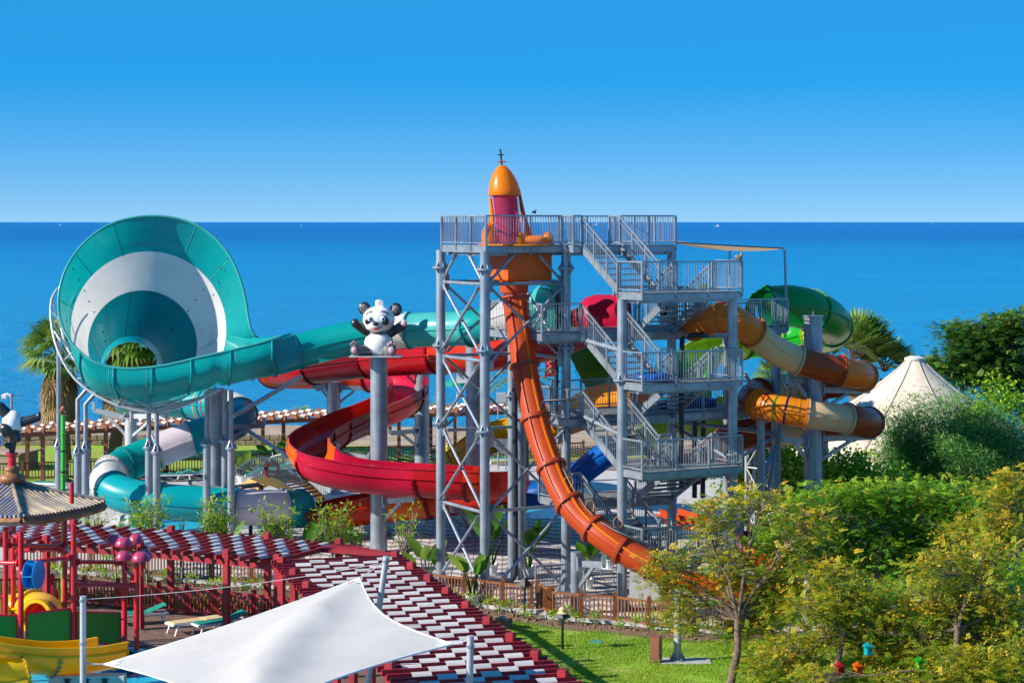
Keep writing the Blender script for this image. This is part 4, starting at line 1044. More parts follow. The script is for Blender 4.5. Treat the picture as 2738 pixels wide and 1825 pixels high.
for i in range(9):
    post_obj(perg, A0 + D2 * (.4 + i * 2.4), ZP, 'pergred'); post_obj(perg, B0 + D2 * (.2 + i * 2.4), ZP, 'pergred')

far = thing("beach_pergola", "long brown timber pergola with white slats along the beach", "pergola", V(-15, 116, 0))
FF = [V(-28, 109.6, 2.7), V(-24.4, 111.8, 2.7), V(-12.6, 118.8, 2.7), V(-4.85, 122.2, 2.7), V(2.5, 125.2, 2.7)]
FB = [p + V(-1.55, 3.15, 0) for p in FF]
for pl in (FF, FB):
    for a, b in zip(pl, pl[1:]): make("beam", MB().bar(a, b, .12, .24), M['pergbrown'], far)
NF = 50; rf = []
def along2(pl, s):
    ls = [(b - a).length for a, b in zip(pl, pl[1:])]; T = sum(ls) * min(s, .99999)
    for (a, b), l in zip(zip(pl, pl[1:]), ls):
        if T <= l: return a.lerp(b, T / l)
        T -= l
    return pl[-1]
for i in range(NF):
    s = i / (NF - 1); f = along2(FF, s); b = along2(FB, s); d = (b - f).normalized()
    p = f - d * .4 + V(0, 0, .2); q = b + d * .4 + V(0, 0, .2); rf.append((p, q)); rafter_obj(far, p, q, 'pergbrown', .12, .2)
for i in range(1, NF - 1):
    p, q = rf[i]; d = q - p; Ld = d.length; d.normalize(); nx = (rf[i + 1][0] - rf[i - 1][0]).normalized()
    for j in range(5):
        if (i + j) % 2: strip(far, p + d * (.3 + (j + .5) * (Ld - .6) / 5) + V(0, 0, .11), d, nx, (Ld - .6) / 5 * .97, .34, "white_slat")
for i in range(0, NF, 5):
    s = i / (NF - 1)
    for pl in (FF, FB):
        p = along2(pl, s); make("post", MB().box(V(p.x, p.y, 1.45), (.2, .2, 2.9), 0, None, .012), M['pergbrown'], far)

# ---------------------------------------------------------------- white sail and its poles
SA, SB, SCc, SD = P(279, 1774, 49.5), P(962, 1544, 51), P(1211, 1721, 45), P(640, 1925, 39.5)
sail = thing("shade_sail", "large white stretched sail over the kids pool in the foreground", "shade sail", (SA + SB + SCc + SD) / 4)
K = 40; vs = []
def edge(a, b, t, k, c):
    p = a.lerp(b, t); return p + (c - p) * (k * 4 * t * (1 - t))
ctr = (SA + SB + SCc + SD) / 4
for i in range(K + 1):
    for j in range(K + 1):
        s, t = i / K, j / K
        e0 = edge(SA, SB, s, .07, ctr); e1 = edge(SD, SCc, s, .12, ctr); f0 = edge(SA, SD, t, .10, ctr); f1 = edge(SB, SCc, t, .17, ctr)
        bl = SA.lerp(SB, s).lerp(SD.lerp(SCc, s), t)
        p = e0.lerp(e1, t) + f0.lerp(f1, s) - bl
        cr = abs(s + t - 1); en = min(1, 6 * s * (1 - s), 6 * t * (1 - t)) if 0 < s < 1 and 0 < t < 1 else 0
        vs.append(p + V(0, 0, .26 * en * math.exp(-(cr / .22) ** 2)))
mb = MB().add(vs, [(i * (K + 1) + j, i * (K + 1) + j + 1, (i + 1) * (K + 1) + j + 1, (i + 1) * (K + 1) + j) for i in range(K) for j in range(K)])
make("membrane", mb, M['sail'], sail, smooth=180)
for (i0, j0) in ((0, 0), (K, 0), (K, K), (0, K)):
    si = 1 if i0 == 0 else -1; sj = 1 if j0 == 0 else -1; f = lambda a, b: Vector(vs[(i0 + si * a) * (K + 1) + j0 + sj * b]) + V(0, 0, .012)
    pm = MB()
    for a in range(2):
        for b in range(2 - a): pm.add([f(a, b), f(a + 1, b), f(a + 1, b + 1), f(a, b + 1)], [(0, 1, 2, 3)])
    make("corner_patch", pm, M['white'], sail, smooth=180)
hem = MB()
for k in range(4):
    ids = [[j for j in range(K + 1)], [i * (K + 1) + K for i in range(K + 1)], [K * (K + 1) + j for j in range(K + 1)], [i * (K + 1) for i in range(K + 1)]][k]
    hem.path([vs[i] for i in ids], .022, 6)
make("hem", hem, M['white'], sail, smooth=60)
def pole(top, base, r, label, hooks=()):
    t = thing("sail_pole", label, "pole", base, "steel poles of the white sail")
    make("shaft", MB().path([base, top], r, 16), M['steelpale'], t, smooth=40)
    d = (top - base).normalized()
    make("cap", MB().path([top, top + d * .02], r * 1.06, 16), M['steelpale'], t, smooth=40)
    for h in hooks:
        c = top - d * h
        make("hook", MB().path([c, c + V(.0, -r - .06, .02)], .025, 8), M['steel'], t); make("collar", MB().path([c - d * .03, c + d * .03], r * 1.2, 16), M['steel'], t, smooth=40)
pole(P(222, 1595, 49.5), P(222, 1595, 49.5).xy.to_3d(), .075, "upright steel pole at the left corner of the white sail", (.08, 1.1))
pole(P(1033, 1489, 50.6), V(-3.9, 50.9, 0), .075, "leaning steel pole behind the peak of the white sail", (.1, .9))
pole(P(1258, 1701, 44.8), V(-.98, 44.9, 0), .075, "leaning steel pole at the right corner of the white sail", (.2,))
def wire(name, pts, r, label, m='white'):
    o = make(name, MB().path(pts, r, 5), M[m], at=pts[0]); tag(o, label, "rope"); return o
def sagw(a, b, s, n=12): return [a.lerp(b, i / n) - V(0, 0, s * 4 * (i / n) * (1 - i / n)) for i in range(n + 1)]
wire("guy_rope", sagw(P(226, 1601, 49.5), P(1012, 1506, 50.7), .12), .006, "thin white rope strung from the left sail pole to the leaning pole")
wire("chain", sagw(P(228, 1772, 49.5), SA, .01, 6), .02, "shackle chain holding the left corner of the sail", 'steelpale')
wire("chain", sagw(P(1256, 1707, 44.8), SCc, .015, 6), .018, "shackle chain holding the right corner of the sail", 'steelpale')
wire("chain", sagw(P(1028, 1500, 50.7), SB, .01, 6), .014, "wire tackle between the sail peak and the leaning pole", 'steelpale')

# tan canopy above the right platform
can = thing("tan_canopy", "flat tan shade canopy stretched right of the top stair platform", "canopy", P(1950, 665, 82))
a, b, c, d = P(1803, 648, 80.5), P(2096, 664, 83), P(2080, 661, 86), P(1790, 640, 84)
mb = MB(); vs = []
for i in range(13):
    for j in range(7):
        s, t = i / 12, j / 6; p = a.lerp(b, s).lerp(d.lerp(c, s), t)
        vs.append(p - V(0, 0, .2 * math.sin(PI * s) ** .7 * (1 - .5 * t)))
mb.add(vs, [(i * 7 + j, i * 7 + j + 1, (i + 1) * 7 + j + 1, (i + 1) * 7 + j) for i in range(12) for j in range(6)])
make("fabric", mb, M['tancanvas'], can, smooth=180); make("edge_cord", MB().path([a, b, c], .025, 6), M['black'], can)
make("pole", MB().path([P(2098, 663, 83), P(2101, 770, 83), P(2101, 866, 83)], .05, 10), M['steel'], can); make("pole", MB().path([P(1951, 668, 82), P(1951, 780, 82)], .04, 10), M['steelpale'], can)

# ---------------------------------------------------------------- loungers
def lounger(label, loc, rz, sling='greensling', back=.35):
    t = thing("sun_lounger", label, "sun lounger", (0, 0, 0), "sun loungers by the pools")
    fr_ = MB()
    for y in (-.3, .3):
        fr_.bar((-.95, y, .36), (.95, y, .36), .06, .07)
    for x in (-.95, .95): fr_.bar((x, -.33, .36), (x, .33, .36), .06, .06, up=ZU)
    make("frame", fr_, M['white'], t)
    for x in (-.78, .78):
        for y in (-.3, .3): make("leg", MB().path([V(x, y, .34), V(x * 1.06, y, .18), V(x * 1.16, y * 1.05, 0)], [.035, .04, .03], 8), M['white'], t, smooth=50)
    make("seat", MB().box((-.32, 0, .41), (1.2, .58, .03), 0, None, .01), M[sling], t)
    e = V(math.cos(back), 0, math.sin(back))
    make("backrest", MB().box(V(.28, 0, .42) + e * .34, (.68, .58, .03), 0, (e, V(0, 1, 0), e.cross(V(0, 1, 0)) * 1), .01), M[sling], t)
    t.location = loc; ORG[t.as_pointer()] = Vector(loc); t.rotation_euler = (0, 0, rz)
    return t
lounger("green slung lounger half behind the red posts of the play frame", G(372, 1667), R(20)); lounger("flat beige lounger on the brown deck under the red pergola", G(522, 1688), R(35), 'beigesling', .02); lounger("green slung lounger half covered by the edge of the white sail", G(590, 1690), R(33))
for i, (u, v, r_) in enumerate(((466, 1286, 10), (520, 1282, 12), (136, 1309, -15), (258, 1300, 5), (655, 1288, 30), (735, 1268, 20), (1098, 1228, -60), (1146, 1229, -55), (1348, 1243, 8))):
    lounger(["lounger left of the pair beside the dark fence under the turquoise tube", "lounger nearest the broad stained column by the dark fence", "lounger standing left of the green bamboo pole by the dark fence", "lounger just right of the first bowl legs by the dark fence", "lounger behind the potted banana at the foot bridge", "lounger seen through the railing of the small foot bridge", "lounger left of the shaded capped column on the far terrace", "lounger right of the shaded capped column on the far terrace", "white lounger seen between the rocket tower legs"][i], G(u, v), R(r_))
# ---------------------------------------------------------------- kids play frame at the left
play = thing("kids_play_frame", "red pipe play frame with a bamboo tiled pagoda roof and green panels", "play structure", V(-15, 66.5, 0))
def redpost(u, vt, Y, r=.085, z0=0):
    b = V((u - U0) * Y / FPX, Y, z0); zt = CH - (vt - V0) * Y / FPX
    o = make("post", MB().tube(b, V(b.x, b.y, zt), r, n=14), M['redpaint'], play, smooth=40)
    return b
for (u, vt, Y) in ((15, 1410, 65.2), (36, 1405, 68.6), (56, 1420, 63.6), (173, 1390, 68.4), (197, 1400, 64.6), (333, 1478, 66.8), (365, 1478, 65.4)): redpost(u, vt, Y)
def redpipe(a, b, r=.065, fl=True):
    mb = MB(); mb.tube(a, b, r, n=12); d = (b - a).normalized()
    if fl:
        for e, s in ((a, 1), (b, -1)):
            for k in (.12, .2): mb.lathe(e + d * (s * k), [(0, -.02), (r * 1.75, -.02), (r * 1.75, .02), (0, .02)], 12, ax=d)
    make("cross_pipe", mb, M['redpaint'], play, smooth=40)
redpipe(P(15, 1457, 65.2), P(173, 1459, 68.4)); redpipe(P(36, 1476, 68.6), P(100, 1466, 68.5)); redpipe(P(100, 1466, 68.5), P(173, 1471, 68.4)); redpipe(P(56, 1505, 63.6), P(197, 1488, 64.6))
redpipe(P(-20, 1503, 64), P(56, 1505, 63.6)); redpipe(P(197, 1501, 64.6), P(333, 1502, 66.8)); redpipe(P(197, 1563, 64.6), P(365, 1563, 65.4)); redpipe(P(333, 1508, 66.8), P(365, 1510, 65.4), .03, False)
redpipe(P(173, 1461, 68.4), P(197, 1487, 64.6)); redpipe(P(333, 1520, 66.8), P(362, 1545, 65.4)); redpipe(P(56, 1528, 63.6), P(80, 1550, 63.3)); redpipe(P(30, 1425, 66), P(56, 1440, 64))
def panel(u0, v0, u1, v1, u2, v2, u3, v3, Y0, Y1, m='panelgreen'):
    a, b, c, d = P(u0, v0, Y0), P(u1, v1, Y1), P(u2, v2, Y1), P(u3, v3, Y0)
    n = (b - a).cross(d - a).normalized() * .04
    o = make("panel", MB().prism([a, b, c, d], n), M[m], play)
    mb = MB(); pts = [a, b, c, d, a]
    for p, q in zip(pts, pts[1:]): mb.tube(p, q, .035, n=8)
    for p, q in ((a, d), (b, c)):
        s = -1 if p == a else 1
        for t in (.2, .8):
            e = p.lerp(q, t); mb.tube(e, e + V(.13 * s, 0, 0), .025, n=6)
    make("panel_frame", mb, M['redpaint'], o, smooth=40)
panel(71, 1641, 188, 1625, 189, 1712, 71, 1724, 63.6, 64.6); panel(207, 1634, 321, 1637, 322, 1724, 207, 1712, 64.6, 66.6); panel(-40, 1645, 44, 1644, 45, 1718, -40, 1722, 63.2, 63.6); panel(-30, 1600, 5, 1594, 5, 1640, -30, 1646, 66, 66)
hub = P(90, 1535, 63.0)
mb = MB().lathe(hub + V(-.0, 0, 0), [(.0, -.17), (.43, -.17), (.43, -.15), (.12, -.15), (.12, .15), (.43, .15), (.43, .17), (0, .17)], 28, ax=V(.97, -.24, 0))
for k in range(6):
    a = k * PI / 3; d = V(.24, .97, 0) * math.cos(a) + ZU * math.sin(a); mb.bar(hub + d * .1, hub + d * .43, .29, .03, up=d.cross(V(.97, -.24, 0)))
wheel = make("water_wheel", mb, M['bucketblue'], play, smooth=30)
make("wheel_bracket", MB().path([P(72, 1505, 63.4), P(76, 1500, 63.2), P(76, 1548, 63.2)], .04, 8), M['redpaint'], wheel, smooth=40)
# pagoda roof: four curved slopes of half round tiles
AP = V(-16.0, 66.9, 5.72)
FC, RCn, BCn, LCn = V(-15.1, 64.4, 4.86), V(-13.1, 67.25, 4.92), V(-16.9, 69.4, 4.9), V(-18.9, 66.6, 4.86)
def slope(a, b, s, t):                                  # s along eave, t from eave to apex
    e = a.lerp(b, s); p = e.lerp(AP, t); h = (AP.z - e.z)
    p.z = e.z + h * (t ** 1.5 * .62 + t * .38) + .10 * (abs(s - .5) * 2) ** 3 * (1 - t)
    return p
for fi, (a, b) in enumerate(((FC, RCn), (RCn, BCn), (BCn, LCn), (LCn, FC))):
    mb = MB(); vs = []
    for i in range(9):
        for j in range(9): vs.append(slope(a, b, i / 8, j / 8 * .985) - V(0, 0, .04))
    make("roof_deck", mb.add(vs, [(i * 9 + j, i * 9 + j + 1, (i + 1) * 9 + j + 1, (i + 1) * 9 + j) for i in range(8) for j in range(8)]), M['roofwood'], play, smooth=60)
    nt_ = 24
    for k in range(nt_):
        s = (k + .5) / nt_; tm = .97 * (1 - abs(2 * s - 1)) + .03
        ev = a.lerp(b, s); pts = []
        # tiles run straight up the slope, meeting the hips
        mid = a.lerp(b, .5); dirv = (AP - mid)
        n = max(2, int(9 * tm))
        for i in range(n + 1):
            t = tm * i / n
            pp = ev + V(dirv.x, dirv.y, 0) * t
            ss = (s - .5 * t) / (1 - t) if t < .999 else .5
            q = slope(a, b, min(1, max(0, ss)), t); pts.append(V(pp.x, pp.y, q.z + .015))
        pts[0] = pts[0] + (pts[0] - pts[1]).normalized() * .06
        if (pts[-1] - pts[0]).length > .1: make("roof_tile", MB().path(pts, .058, 8), M['roofblue' if fi in (3,) and k % 2 else 'rooftile'], play, smooth=60)
    make("fascia", MB().path([slope(a, b, i / 10, 0) - V(0, 0, .17) for i in range(11)], .13, 4), M['roofwood'], play)
    make("hip_ridge", MB().path([slope(a, b, 0, i / 10 * .97) + V(0, 0, .05) for i in range(11)], .07, 8), M['rooftile'], play, smooth=60)
make("finial", MB().lathe(AP + V(0, 0, -.08), [(0, 0), (.36, .03), (.44, .14), (.40, .25), (.24, .33), (.22, .36), (.25, .42), (.24, .5), (.14, .56), (0, .58)], 20), M['roofwood'], play, smooth=60)
make("finial_pipe", MB().lathe(AP + V(0, 0, .48), [(.13, 0), (.13, .34), (.2, .35), (.2, .42), (0, .42)], 16), M['redpaint'], play, smooth=40)
make("spout_pipe", MB().tube(P(192, 1345, 65.6), P(192, 1289, 65.6), .07, n=12), M['redpaint'], play, smooth=40)
cl = [(-30, 1728, 60.5), (40, 1738, 60.8), (120, 1745, 61.2), (200, 1744, 61.8), (260, 1738, 62.3), (300, 1730, 62.8)]
ks = thing("kids_slide", "bright yellow open kids slide sweeping across the foot of the play frame", "water slide", P(150, 1750, 61.2).xy.to_3d())
slide_sections(ks, cl, uprof(.62, .25, .05, .07), [(0, 2.2, 'yellow'), (2.2, 5, 'yellow')], kind='flume', r=.64)
e0 = P(*cl[-1]); mb = MB()
slide_sections(ks, [(-30, 1810, 60), (10, 1812, 60.2), (60, 1800, 60.5)], circ(.55), [(0, 2, 'yellow')], r=.55)
kt = thing("kids_tunnel_slide", "yellow curved tunnel slide with an orange mouth behind the green panels", "water slide", P(90, 1640, 66.5).xy.to_3d())
slide_sections(kt, [(-60, 1640, 68), (0, 1632, 69), (60, 1622, 69), (110, 1622, 68), (125, 1636, 66.5), (98, 1648, 65.2)], circ(.48), [(0, 2.5, 'yellow'), (2.5, 5, 'yellow')], r=.48)
make("mouth_rim", MB().lathe(P(97, 1649, 65.05), [(.45, -.05), (.56, -.03), (.56, .05), (.45, .06)], 26, ax=V(-.35, -1, .1), close=True), M['yellow'], kt, smooth=50)
make("mouth_lining", MB().lathe(P(97, 1649, 65.1), [(.44, .0), (.44, -.6), (0, -.6)], 26, ax=V(-.35, -1, .1)), M['redor'], kt, smooth=50)
make("tunnel_leg", MB().path([P(45, 1680, 65.4), P(45, 1760, 65.4)], .2, 14), M['yellow'], kt, smooth=50)
bam = thing("bamboo_spout", "bright green bamboo pole topped by a shaggy brown ball", "spout", V((169 - U0) * 68.8 / FPX, 68.8, 0))
bp = P(169, 1109, 68.8)
make("bamboo_stem", MB().path([V(bp.x, bp.y, 0), V(bp.x, bp.y, bp.z)], .075, 14), M['bamboo'], bam, smooth=40)
for v in (1158, 1205, 1261, 1310): make("node_ring", MB().lathe(P(169, v, 68.8), [(.07, -.035), (.1 if v == 1158 else .085, -.02), (.1 if v == 1158 else .085, .02), (.07, .035)], 14), M['bamboo' if v == 1158 else 'black'], bam, smooth=40)
mb = MB(); c = P(169, 1095, 68.8); mb.ell(c, (.1, .1, .13), n=12, k=8)
for k in range(110):
    d = Vector(rng.normal(0, 1, 3)).normalized(); mb.tube(c + d * .09, c + d * .15 + V(0, 0, -.03), .012, .002, 4)
make("shaggy_ball", mb, M['roofwood'], bam)
for i, (u, v, Y, r) in enumerate(((304, 1440, 66.6, .235), (331, 1447, 65.8, .28), (363, 1438, 66.6, .25), (331, 1483, 65.4, .265), (377, 1486, 64.9, .30), (387, 1479, 66, .26))):
    t = thing("mushroom_sprinkler", ["back left mushroom of the top row, smallest dark cap", "largest mushroom in the middle of the top row", "mushroom at the right of the top row", "lower left mushroom on the slim red post", "lower right mushroom nearest the viewer, with a pale top", "mushroom mostly hidden behind the lower right one"][i], "sprinkler", P(u, v, Y), "spotted mushroom sprinklers on red posts")
    c = P(u, v + 12, Y); make("cap", MB().lathe(c, [(r * .97, 0), (r, .04), (r * .94, .11), (r * .77, .20), (r * .47, .27), (0, .29)], 22), M['mushroom'], t, smooth=60)
    make("stem", MB().path([c + V(0, 0, .03), c + V(0, 0, -.3), c + V(.06, .1, -.5)], .03, 8), M['redpaint'], t, smooth=40)
base = thing("painted_plinth", "painted play base with paw prints under the yellow kids slide", "plinth", P(235, 1812, 61.5))
a = G(140, 1850, 0); pc = P(235, 1812, 61.5)
mb = MB().box(V(pc.x, pc.y, pc.z - .2), (2.2, .5, .62)); make("block", mb, M['beigecanvas'], base)
for k in range(3):
    c = V(pc.x - .55 + k * .55, pc.y - .26, pc.z - .05); mb = MB(); mb.ell(c, (.08, .02, .06), n=10, k=6)
    for q in (-.09, -.03, .03, .09): mb.ell(c + V(q, 0, .1 - abs(q) * .4), (.024, .02, .035), n=8, k=6)
    make("paw_print", mb, M['black'], base, kind="stuff")
blk = thing("painted_tub", "blue and teal painted tub edge at the foot of the play frame", "pool toy", P(315, 1757, 64.5))
pc = P(318, 1760, 64.6); mb = MB().lathe(V(pc.x, pc.y, pc.z - .4), [(.55, 0), (.62, .5), (.5, .55), (.45, .1), (0, .08)], 24); make("tub", mb, M['navy'], blk, smooth=40)
make("tub_trim", MB().lathe(V(pc.x, pc.y, pc.z + .12), [(.63, 0), (.65, .04), (.6, .08)], 24), M['cyan'], blk, smooth=40)

# ---------------------------------------------------------------- panda statues
def panda(name, label, org_, prims, feats, group=None):
    """prims: (kind, a, b/radii, r1, r2, colour); fused by voxel remesh, coloured by the nearest primitive"""
    t = thing(name, label, "statue", org_, group)
    mb = MB()
    for p in prims:
        if p[0] == 'e': mb.ell(p[1], p[2], n=24, k=16)
        else:
            a, b = Vector(p[1]), Vector(p[2]); mb.tube(a, b, p[3], p[4], 16); mb.ell(a, (p[3],) * 3, n=16, k=10); mb.ell(b, (p[4],) * 3, n=16, k=10)
    me = bpy.data.meshes.new("body"); me.from_pydata(mb.v, [], mb.f)
    tmp = bpy.data.objects.new("body", me); COL.objects.link(tmp)
    rm = tmp.modifiers.new("r", 'REMESH'); rm.mode = 'VOXEL'; rm.voxel_size = .028
    sm = tmp.modifiers.new("s", 'SMOOTH'); sm.factor = .5; sm.iterations = 5
    dg = bpy.context.evaluated_depsgraph_get()
    m2 = bpy.data.meshes.new_from_object(tmp.evaluated_get(dg)); bpy.data.objects.remove(tmp)
    m2.name = "body"; m2.materials.clear()
    cols = ['pandawhite', 'pandablack', 'pandagrey']
    for c in cols: m2.materials.append(M[c])
    n = len(m2.polygons); ctr = np.zeros(n * 3); m2.polygons.foreach_get("center", ctr); ctr = ctr.reshape(-1, 3)
    best = np.full(n, 1e9); idx = np.zeros(n, np.int32)
    for p in prims:
        if p[0] == 'e':
            q = (ctr - np.array(p[1])) / np.array(p[2]); d = (np.linalg.norm(q, axis=1) - 1) * min(p[2])
        else:
            a, b = np.array(p[1]), np.array(p[2]); ab = b - a; h = np.clip(((ctr - a) @ ab) / (ab @ ab), 0, 1)
            d = np.linalg.norm(ctr - a - h[:, None] * ab, axis=1) - (p[3] + (p[4] - p[3]) * h)
        k = d < best; best[k] = d[k]; idx[k] = p[5]
    m2.polygons.foreach_set("material_index", idx)
    m2.shade_smooth()
    o = bpy.data.objects.new("body", m2); COL.objects.link(o); o.parent = t
    for nm, kind, c, r, m, *rest in feats:
        f = MB()
        if kind == 'e': f.ell(c, r, n=18, k=12, ax=rest[0] if rest else None)
        else: f.path(c, r, 8)
        off = org(t); f.v = [(x + off.x, y + off.y, z + off.z) for x, y, z in f.v]
        make(nm, f, M[m], t, smooth=180)
    return t
def rotax(a): return (V(math.cos(a), 0, math.sin(a)), V(0, 1, 0), V(-math.sin(a), 0, math.cos(a)))
O1 = V((1013 - U0) * 88.5 / FPX, 88.5, CH - (951 - V0) * 88.5 / FPX)
pr1 = [('e', (0, .05, .50), (.62, .52, .56), 0, 0, 0), ('e', (0, .08, .92), (.50, .40, .24), 0, 0, 2), ('e', (0, 0, 1.52), (.68, .58, .56), 0, 0, 0), ('e', (-.12, -.28, 1.27), (.42, .32, .27), 0, 0, 0),
       ('c', (-.40, .0, .90), (-.98, -.16, 1.36), .19, .20, 1), ('c', (.42, .0, .88), (1.02, -.14, 1.28), .19, .20, 1), ('c', (-.45, -.1, .2), (-.98, -.42, .22), .24, .2, 2), ('c', (.35, -.15, .2), (.56, -.52, .22), .26, .22, 2),
       ('e', (-.99, -.46, .30), (.17, .14, .29), 0, 0, 2), ('e', (.58, -.62, .30), (.19, .13, .30), 0, 0, 2), ('e', (-.62, .08, 1.98), (.27, .14, .28), 0, 0, 1), ('e', (.72, .1, 1.93), (.27, .14, .29), 0, 0, 1)]
for k, (x, h, r) in enumerate(((-.1, .3, .06), (.0, .33, .07), (.1, .32, .06), (.19, .28, .05))): pr1.append(('c', (x * .8 + .02, -.05, 2.02), (x, -.08, 1.97 + h), .08, r, 0))
for fx, fy in ((-.99, -.48), (.58, -.64)):
    for dx, dz in ((-.13, .50), (-.02, .57), (.1, .53)): pr1.append(('e', (fx + dx, fy - .03, dz), (.075, .08, .09), 0, 0, 2))
ft1 = [("eye_patch", 'e', (-.39, -.455, 1.50), (.21, .10, .15), 'pandablack', rotax(.95)), ("eye_patch", 'e', (.26, -.50, 1.50), (.25, .08, .17), 'pandablack', rotax(-.9)),
       ("eyeball", 'e', (-.34, -.53, 1.56), (.105, .07, .12), 'white'), ("eyeball", 'e', (.20, -.56, 1.56), (.115, .06, .125), 'white'), ("iris", 'e', (-.335, -.585, 1.55), (.06, .03, .07), 'iris'), ("iris", 'e', (.205, -.60, 1.55), (.065, .03, .072), 'iris'),
       ("pupil", 'e', (-.33, -.61, 1.55), (.03, .015, .036), 'black'), ("pupil", 'e', (.21, -.625, 1.55), (.033, .015, .038), 'black'),
       ("nose", 'e', (-.10, -.60, 1.36), (.14, .08, .085), 'pandablack'), ("mouth", 'e', (-.08, -.575, 1.14), (.13, .05, .055), 'mouth'), ("mouth_line", 'p', [V(-.3, -.5, 1.2), V(-.2, -.565, 1.155), V(-.05, -.6, 1.16), V(.1, -.575, 1.2), V(.2, -.525, 1.26)], .012, 'black'),
       ("eyebrow", 'p', [V(-.52, -.34, 1.72), V(-.42, -.40, 1.83), V(-.24, -.43, 1.88)], .02, 'black'), ("eyebrow", 'p', [V(.12, -.46, 1.88), V(.32, -.42, 1.86), V(.50, -.32, 1.68)], .022, 'black'),
       ("sole_pad", 'e', (-.99, -.60, .26), (.11, .04, .13), 'pinkpad'), ("sole_pad", 'e', (.58, -.75, .26), (.125, .04, .14), 'pinkpad'), ("paw_pad", 'e', (1.08, -.29, 1.36), (.13, .06, .15), 'pinkpad', rotax(-.3)),
       ("toe_pad", 'e', (.46, -.73, .50), (.05, .03, .055), 'pinkpad'), ("toe_pad", 'e', (.57, -.755, .57), (.055, .03, .06), 'pinkpad'), ("toe_pad", 'e', (.69, -.74, .52), (.05, .03, .055), 'pinkpad'),
       ("ear_inner", 'e', (-.63, -.03, 1.97), (.18, .06, .19), 'pandagrey'), ("ear_inner", 'e', (.73, -.01, 1.92), (.18, .06, .19), 'pandagrey')]
pd = panda("panda_statue", "seated panda statue with raised arms on the thick column", O1 + V(0, 0, .03), pr1, ft1, "panda statues in the park")
make("base_sheet", MB().box(O1 + V(-.12, -.1, 0), (2.2, 1.3, .05), 0, None, .01), M['steelpale'], pd)
pr2 = [('e', (.02, 0, 1.0), (.34, .30, .40), 0, 0, 0), ('e', (-.04, 0, .72), (.33, .28, .2), 0, 0, 1), ('c', (.08, 0, .66), (.0, 0, .08), .13, .1, 1), ('c', (.1, -.12, .72), (.22, -.12, .50), .14, .12, 1), ('c', (.2, 0, .98), (.82, -.05, 1.16), .17, .13, 1),
       ('e', (.88, -.06, 1.2), (.07, .12, .16), 0, 0, 1), ('c', (-.1, 0, 1.2), (-.38, 0, 1.50), .2, .17, 1), ('e', (-.42, -.02, 1.56), (.12, .13, .1), 0, 0, 1), ('e', (-.46, -.1, .42), (.25, .24, .24), 0, 0, 0), ('e', (-.14, -.16, .82), (.24, .2, .2), 0, 0, 1), ('e', (-.12, -.1, .27), (.1, .07, .1), 0, 0, 1), ('e', (-.6, -.1, .27), (.1, .07, .1), 0, 0, 1)]
ft2 = [("eye_patch", 'e', (-.36, -.31, .40), (.07, .05, .09), 'pandablack', rotax(.4)), ("eye_patch", 'e', (-.56, -.31, .40), (.07, .05, .09), 'pandablack', rotax(-.4)), ("eyeball", 'e', (-.37, -.345, .38), (.036, .03, .042), 'white'), ("iris", 'e', (-.37, -.37, .375), (.02, .012, .022), 'iris'), ("nose", 'e', (-.45, -.34, .48), (.05, .04, .035), 'pandablack'), ("mouth", 'e', (-.44, -.32, .57), (.05, .03, .025), 'mouth')]
panda("panda_statue", "panda statue doing a handstand on the roof knob at the left edge", AP + V(0, 0, .86), pr2, ft2, "panda statues in the park")

# ---------------------------------------------------------------- small things on the lawn and terrace
def lamp(u, vb, vt, label, hat=False):
    b = G(u, vb); h = (vb - vt) * b.y / FPX; t = thing("garden_lamp", label, "lamp", b, "black garden lamps")
    make("post", MB().tube(b, b + V(0, 0, h * .74), .045, n=10), M['black'], t, smooth=40)
    c = b + V(0, 0, h * .74); make("shade", MB().lathe(c, [(.26, .12), (.24, .16), (.07, .38), (0, .40)], 4), M['black'], t); make("lantern", MB().lathe(c, [(.07, 0), (.22, .12), (.07, .02)], 6), M['white' if False else 'greypipe'], t)
    return c
c = lamp(1504, 1736, 1632, "garden lamp with a yellow cap hung on it, standing on the lawn"); lamp(1403, 1652, 1546, "garden lamp in the planting bed in front of the chestnut fence")
cap_ = thing("cap", "yellow bucket cap sitting on top of the lawn lamp", "hat", c + V(0, 0, .3)); make("crown", MB().lathe(c + V(0, -.02, .26), [(.19, 0), (.12, .04), (.12, .14), (.06, .2), (0, .21)], 14), M['amber'] if False else M['beigesling'], cap_, smooth=40)
b = G(1346, 1679); st = thing("tree_stump", "brown sawn tree stump at the corner of the lawn", "stump", b)
make("trunk_piece", MB().lathe(b, [(0, 0), (.36, 0), (.32, .1), (.3, .34), (0, .36)], 14), M['bark'], st, smooth=40)
make("cut_face", MB().lathe(b + V(0, -.05, .33), [(.29, 0), (.28, .035), (0, .04)], 14, ax=V(-.25, -.2, 1)), M['roofwood'], st, smooth=40)
b = G(1754, 1772); ub = thing("utility_box", "brown metal utility box on legs by the pole on the lawn", "box", b)
ux = (V(.93, -.37, 0), V(.37, .93, 0), ZU)
make("cabinet", MB().box(b + V(0, 0, .5), (.33, .27, .76), 0, ux, .01), M['utilbrown'], ub); make("door", MB().box(b + V(0, 0, .5) + ux[1] * -.14, (.28, .02, .66), 0, ux, .006), M['utilbrown'], ub); make("lid", MB().box(b + V(0, 0, .895), (.37, .31, .03), 0, ux), M['utilbrown'], ub)
for x, y in ((-.14, -.11), (.14, -.11), (.14, .11), (-.14, .11)): make("leg", MB().box(b + ux[0] * x + ux[1] * y + V(0, 0, .06), (.03, .03, .12), 0, ux), M['utilbrown'], ub)
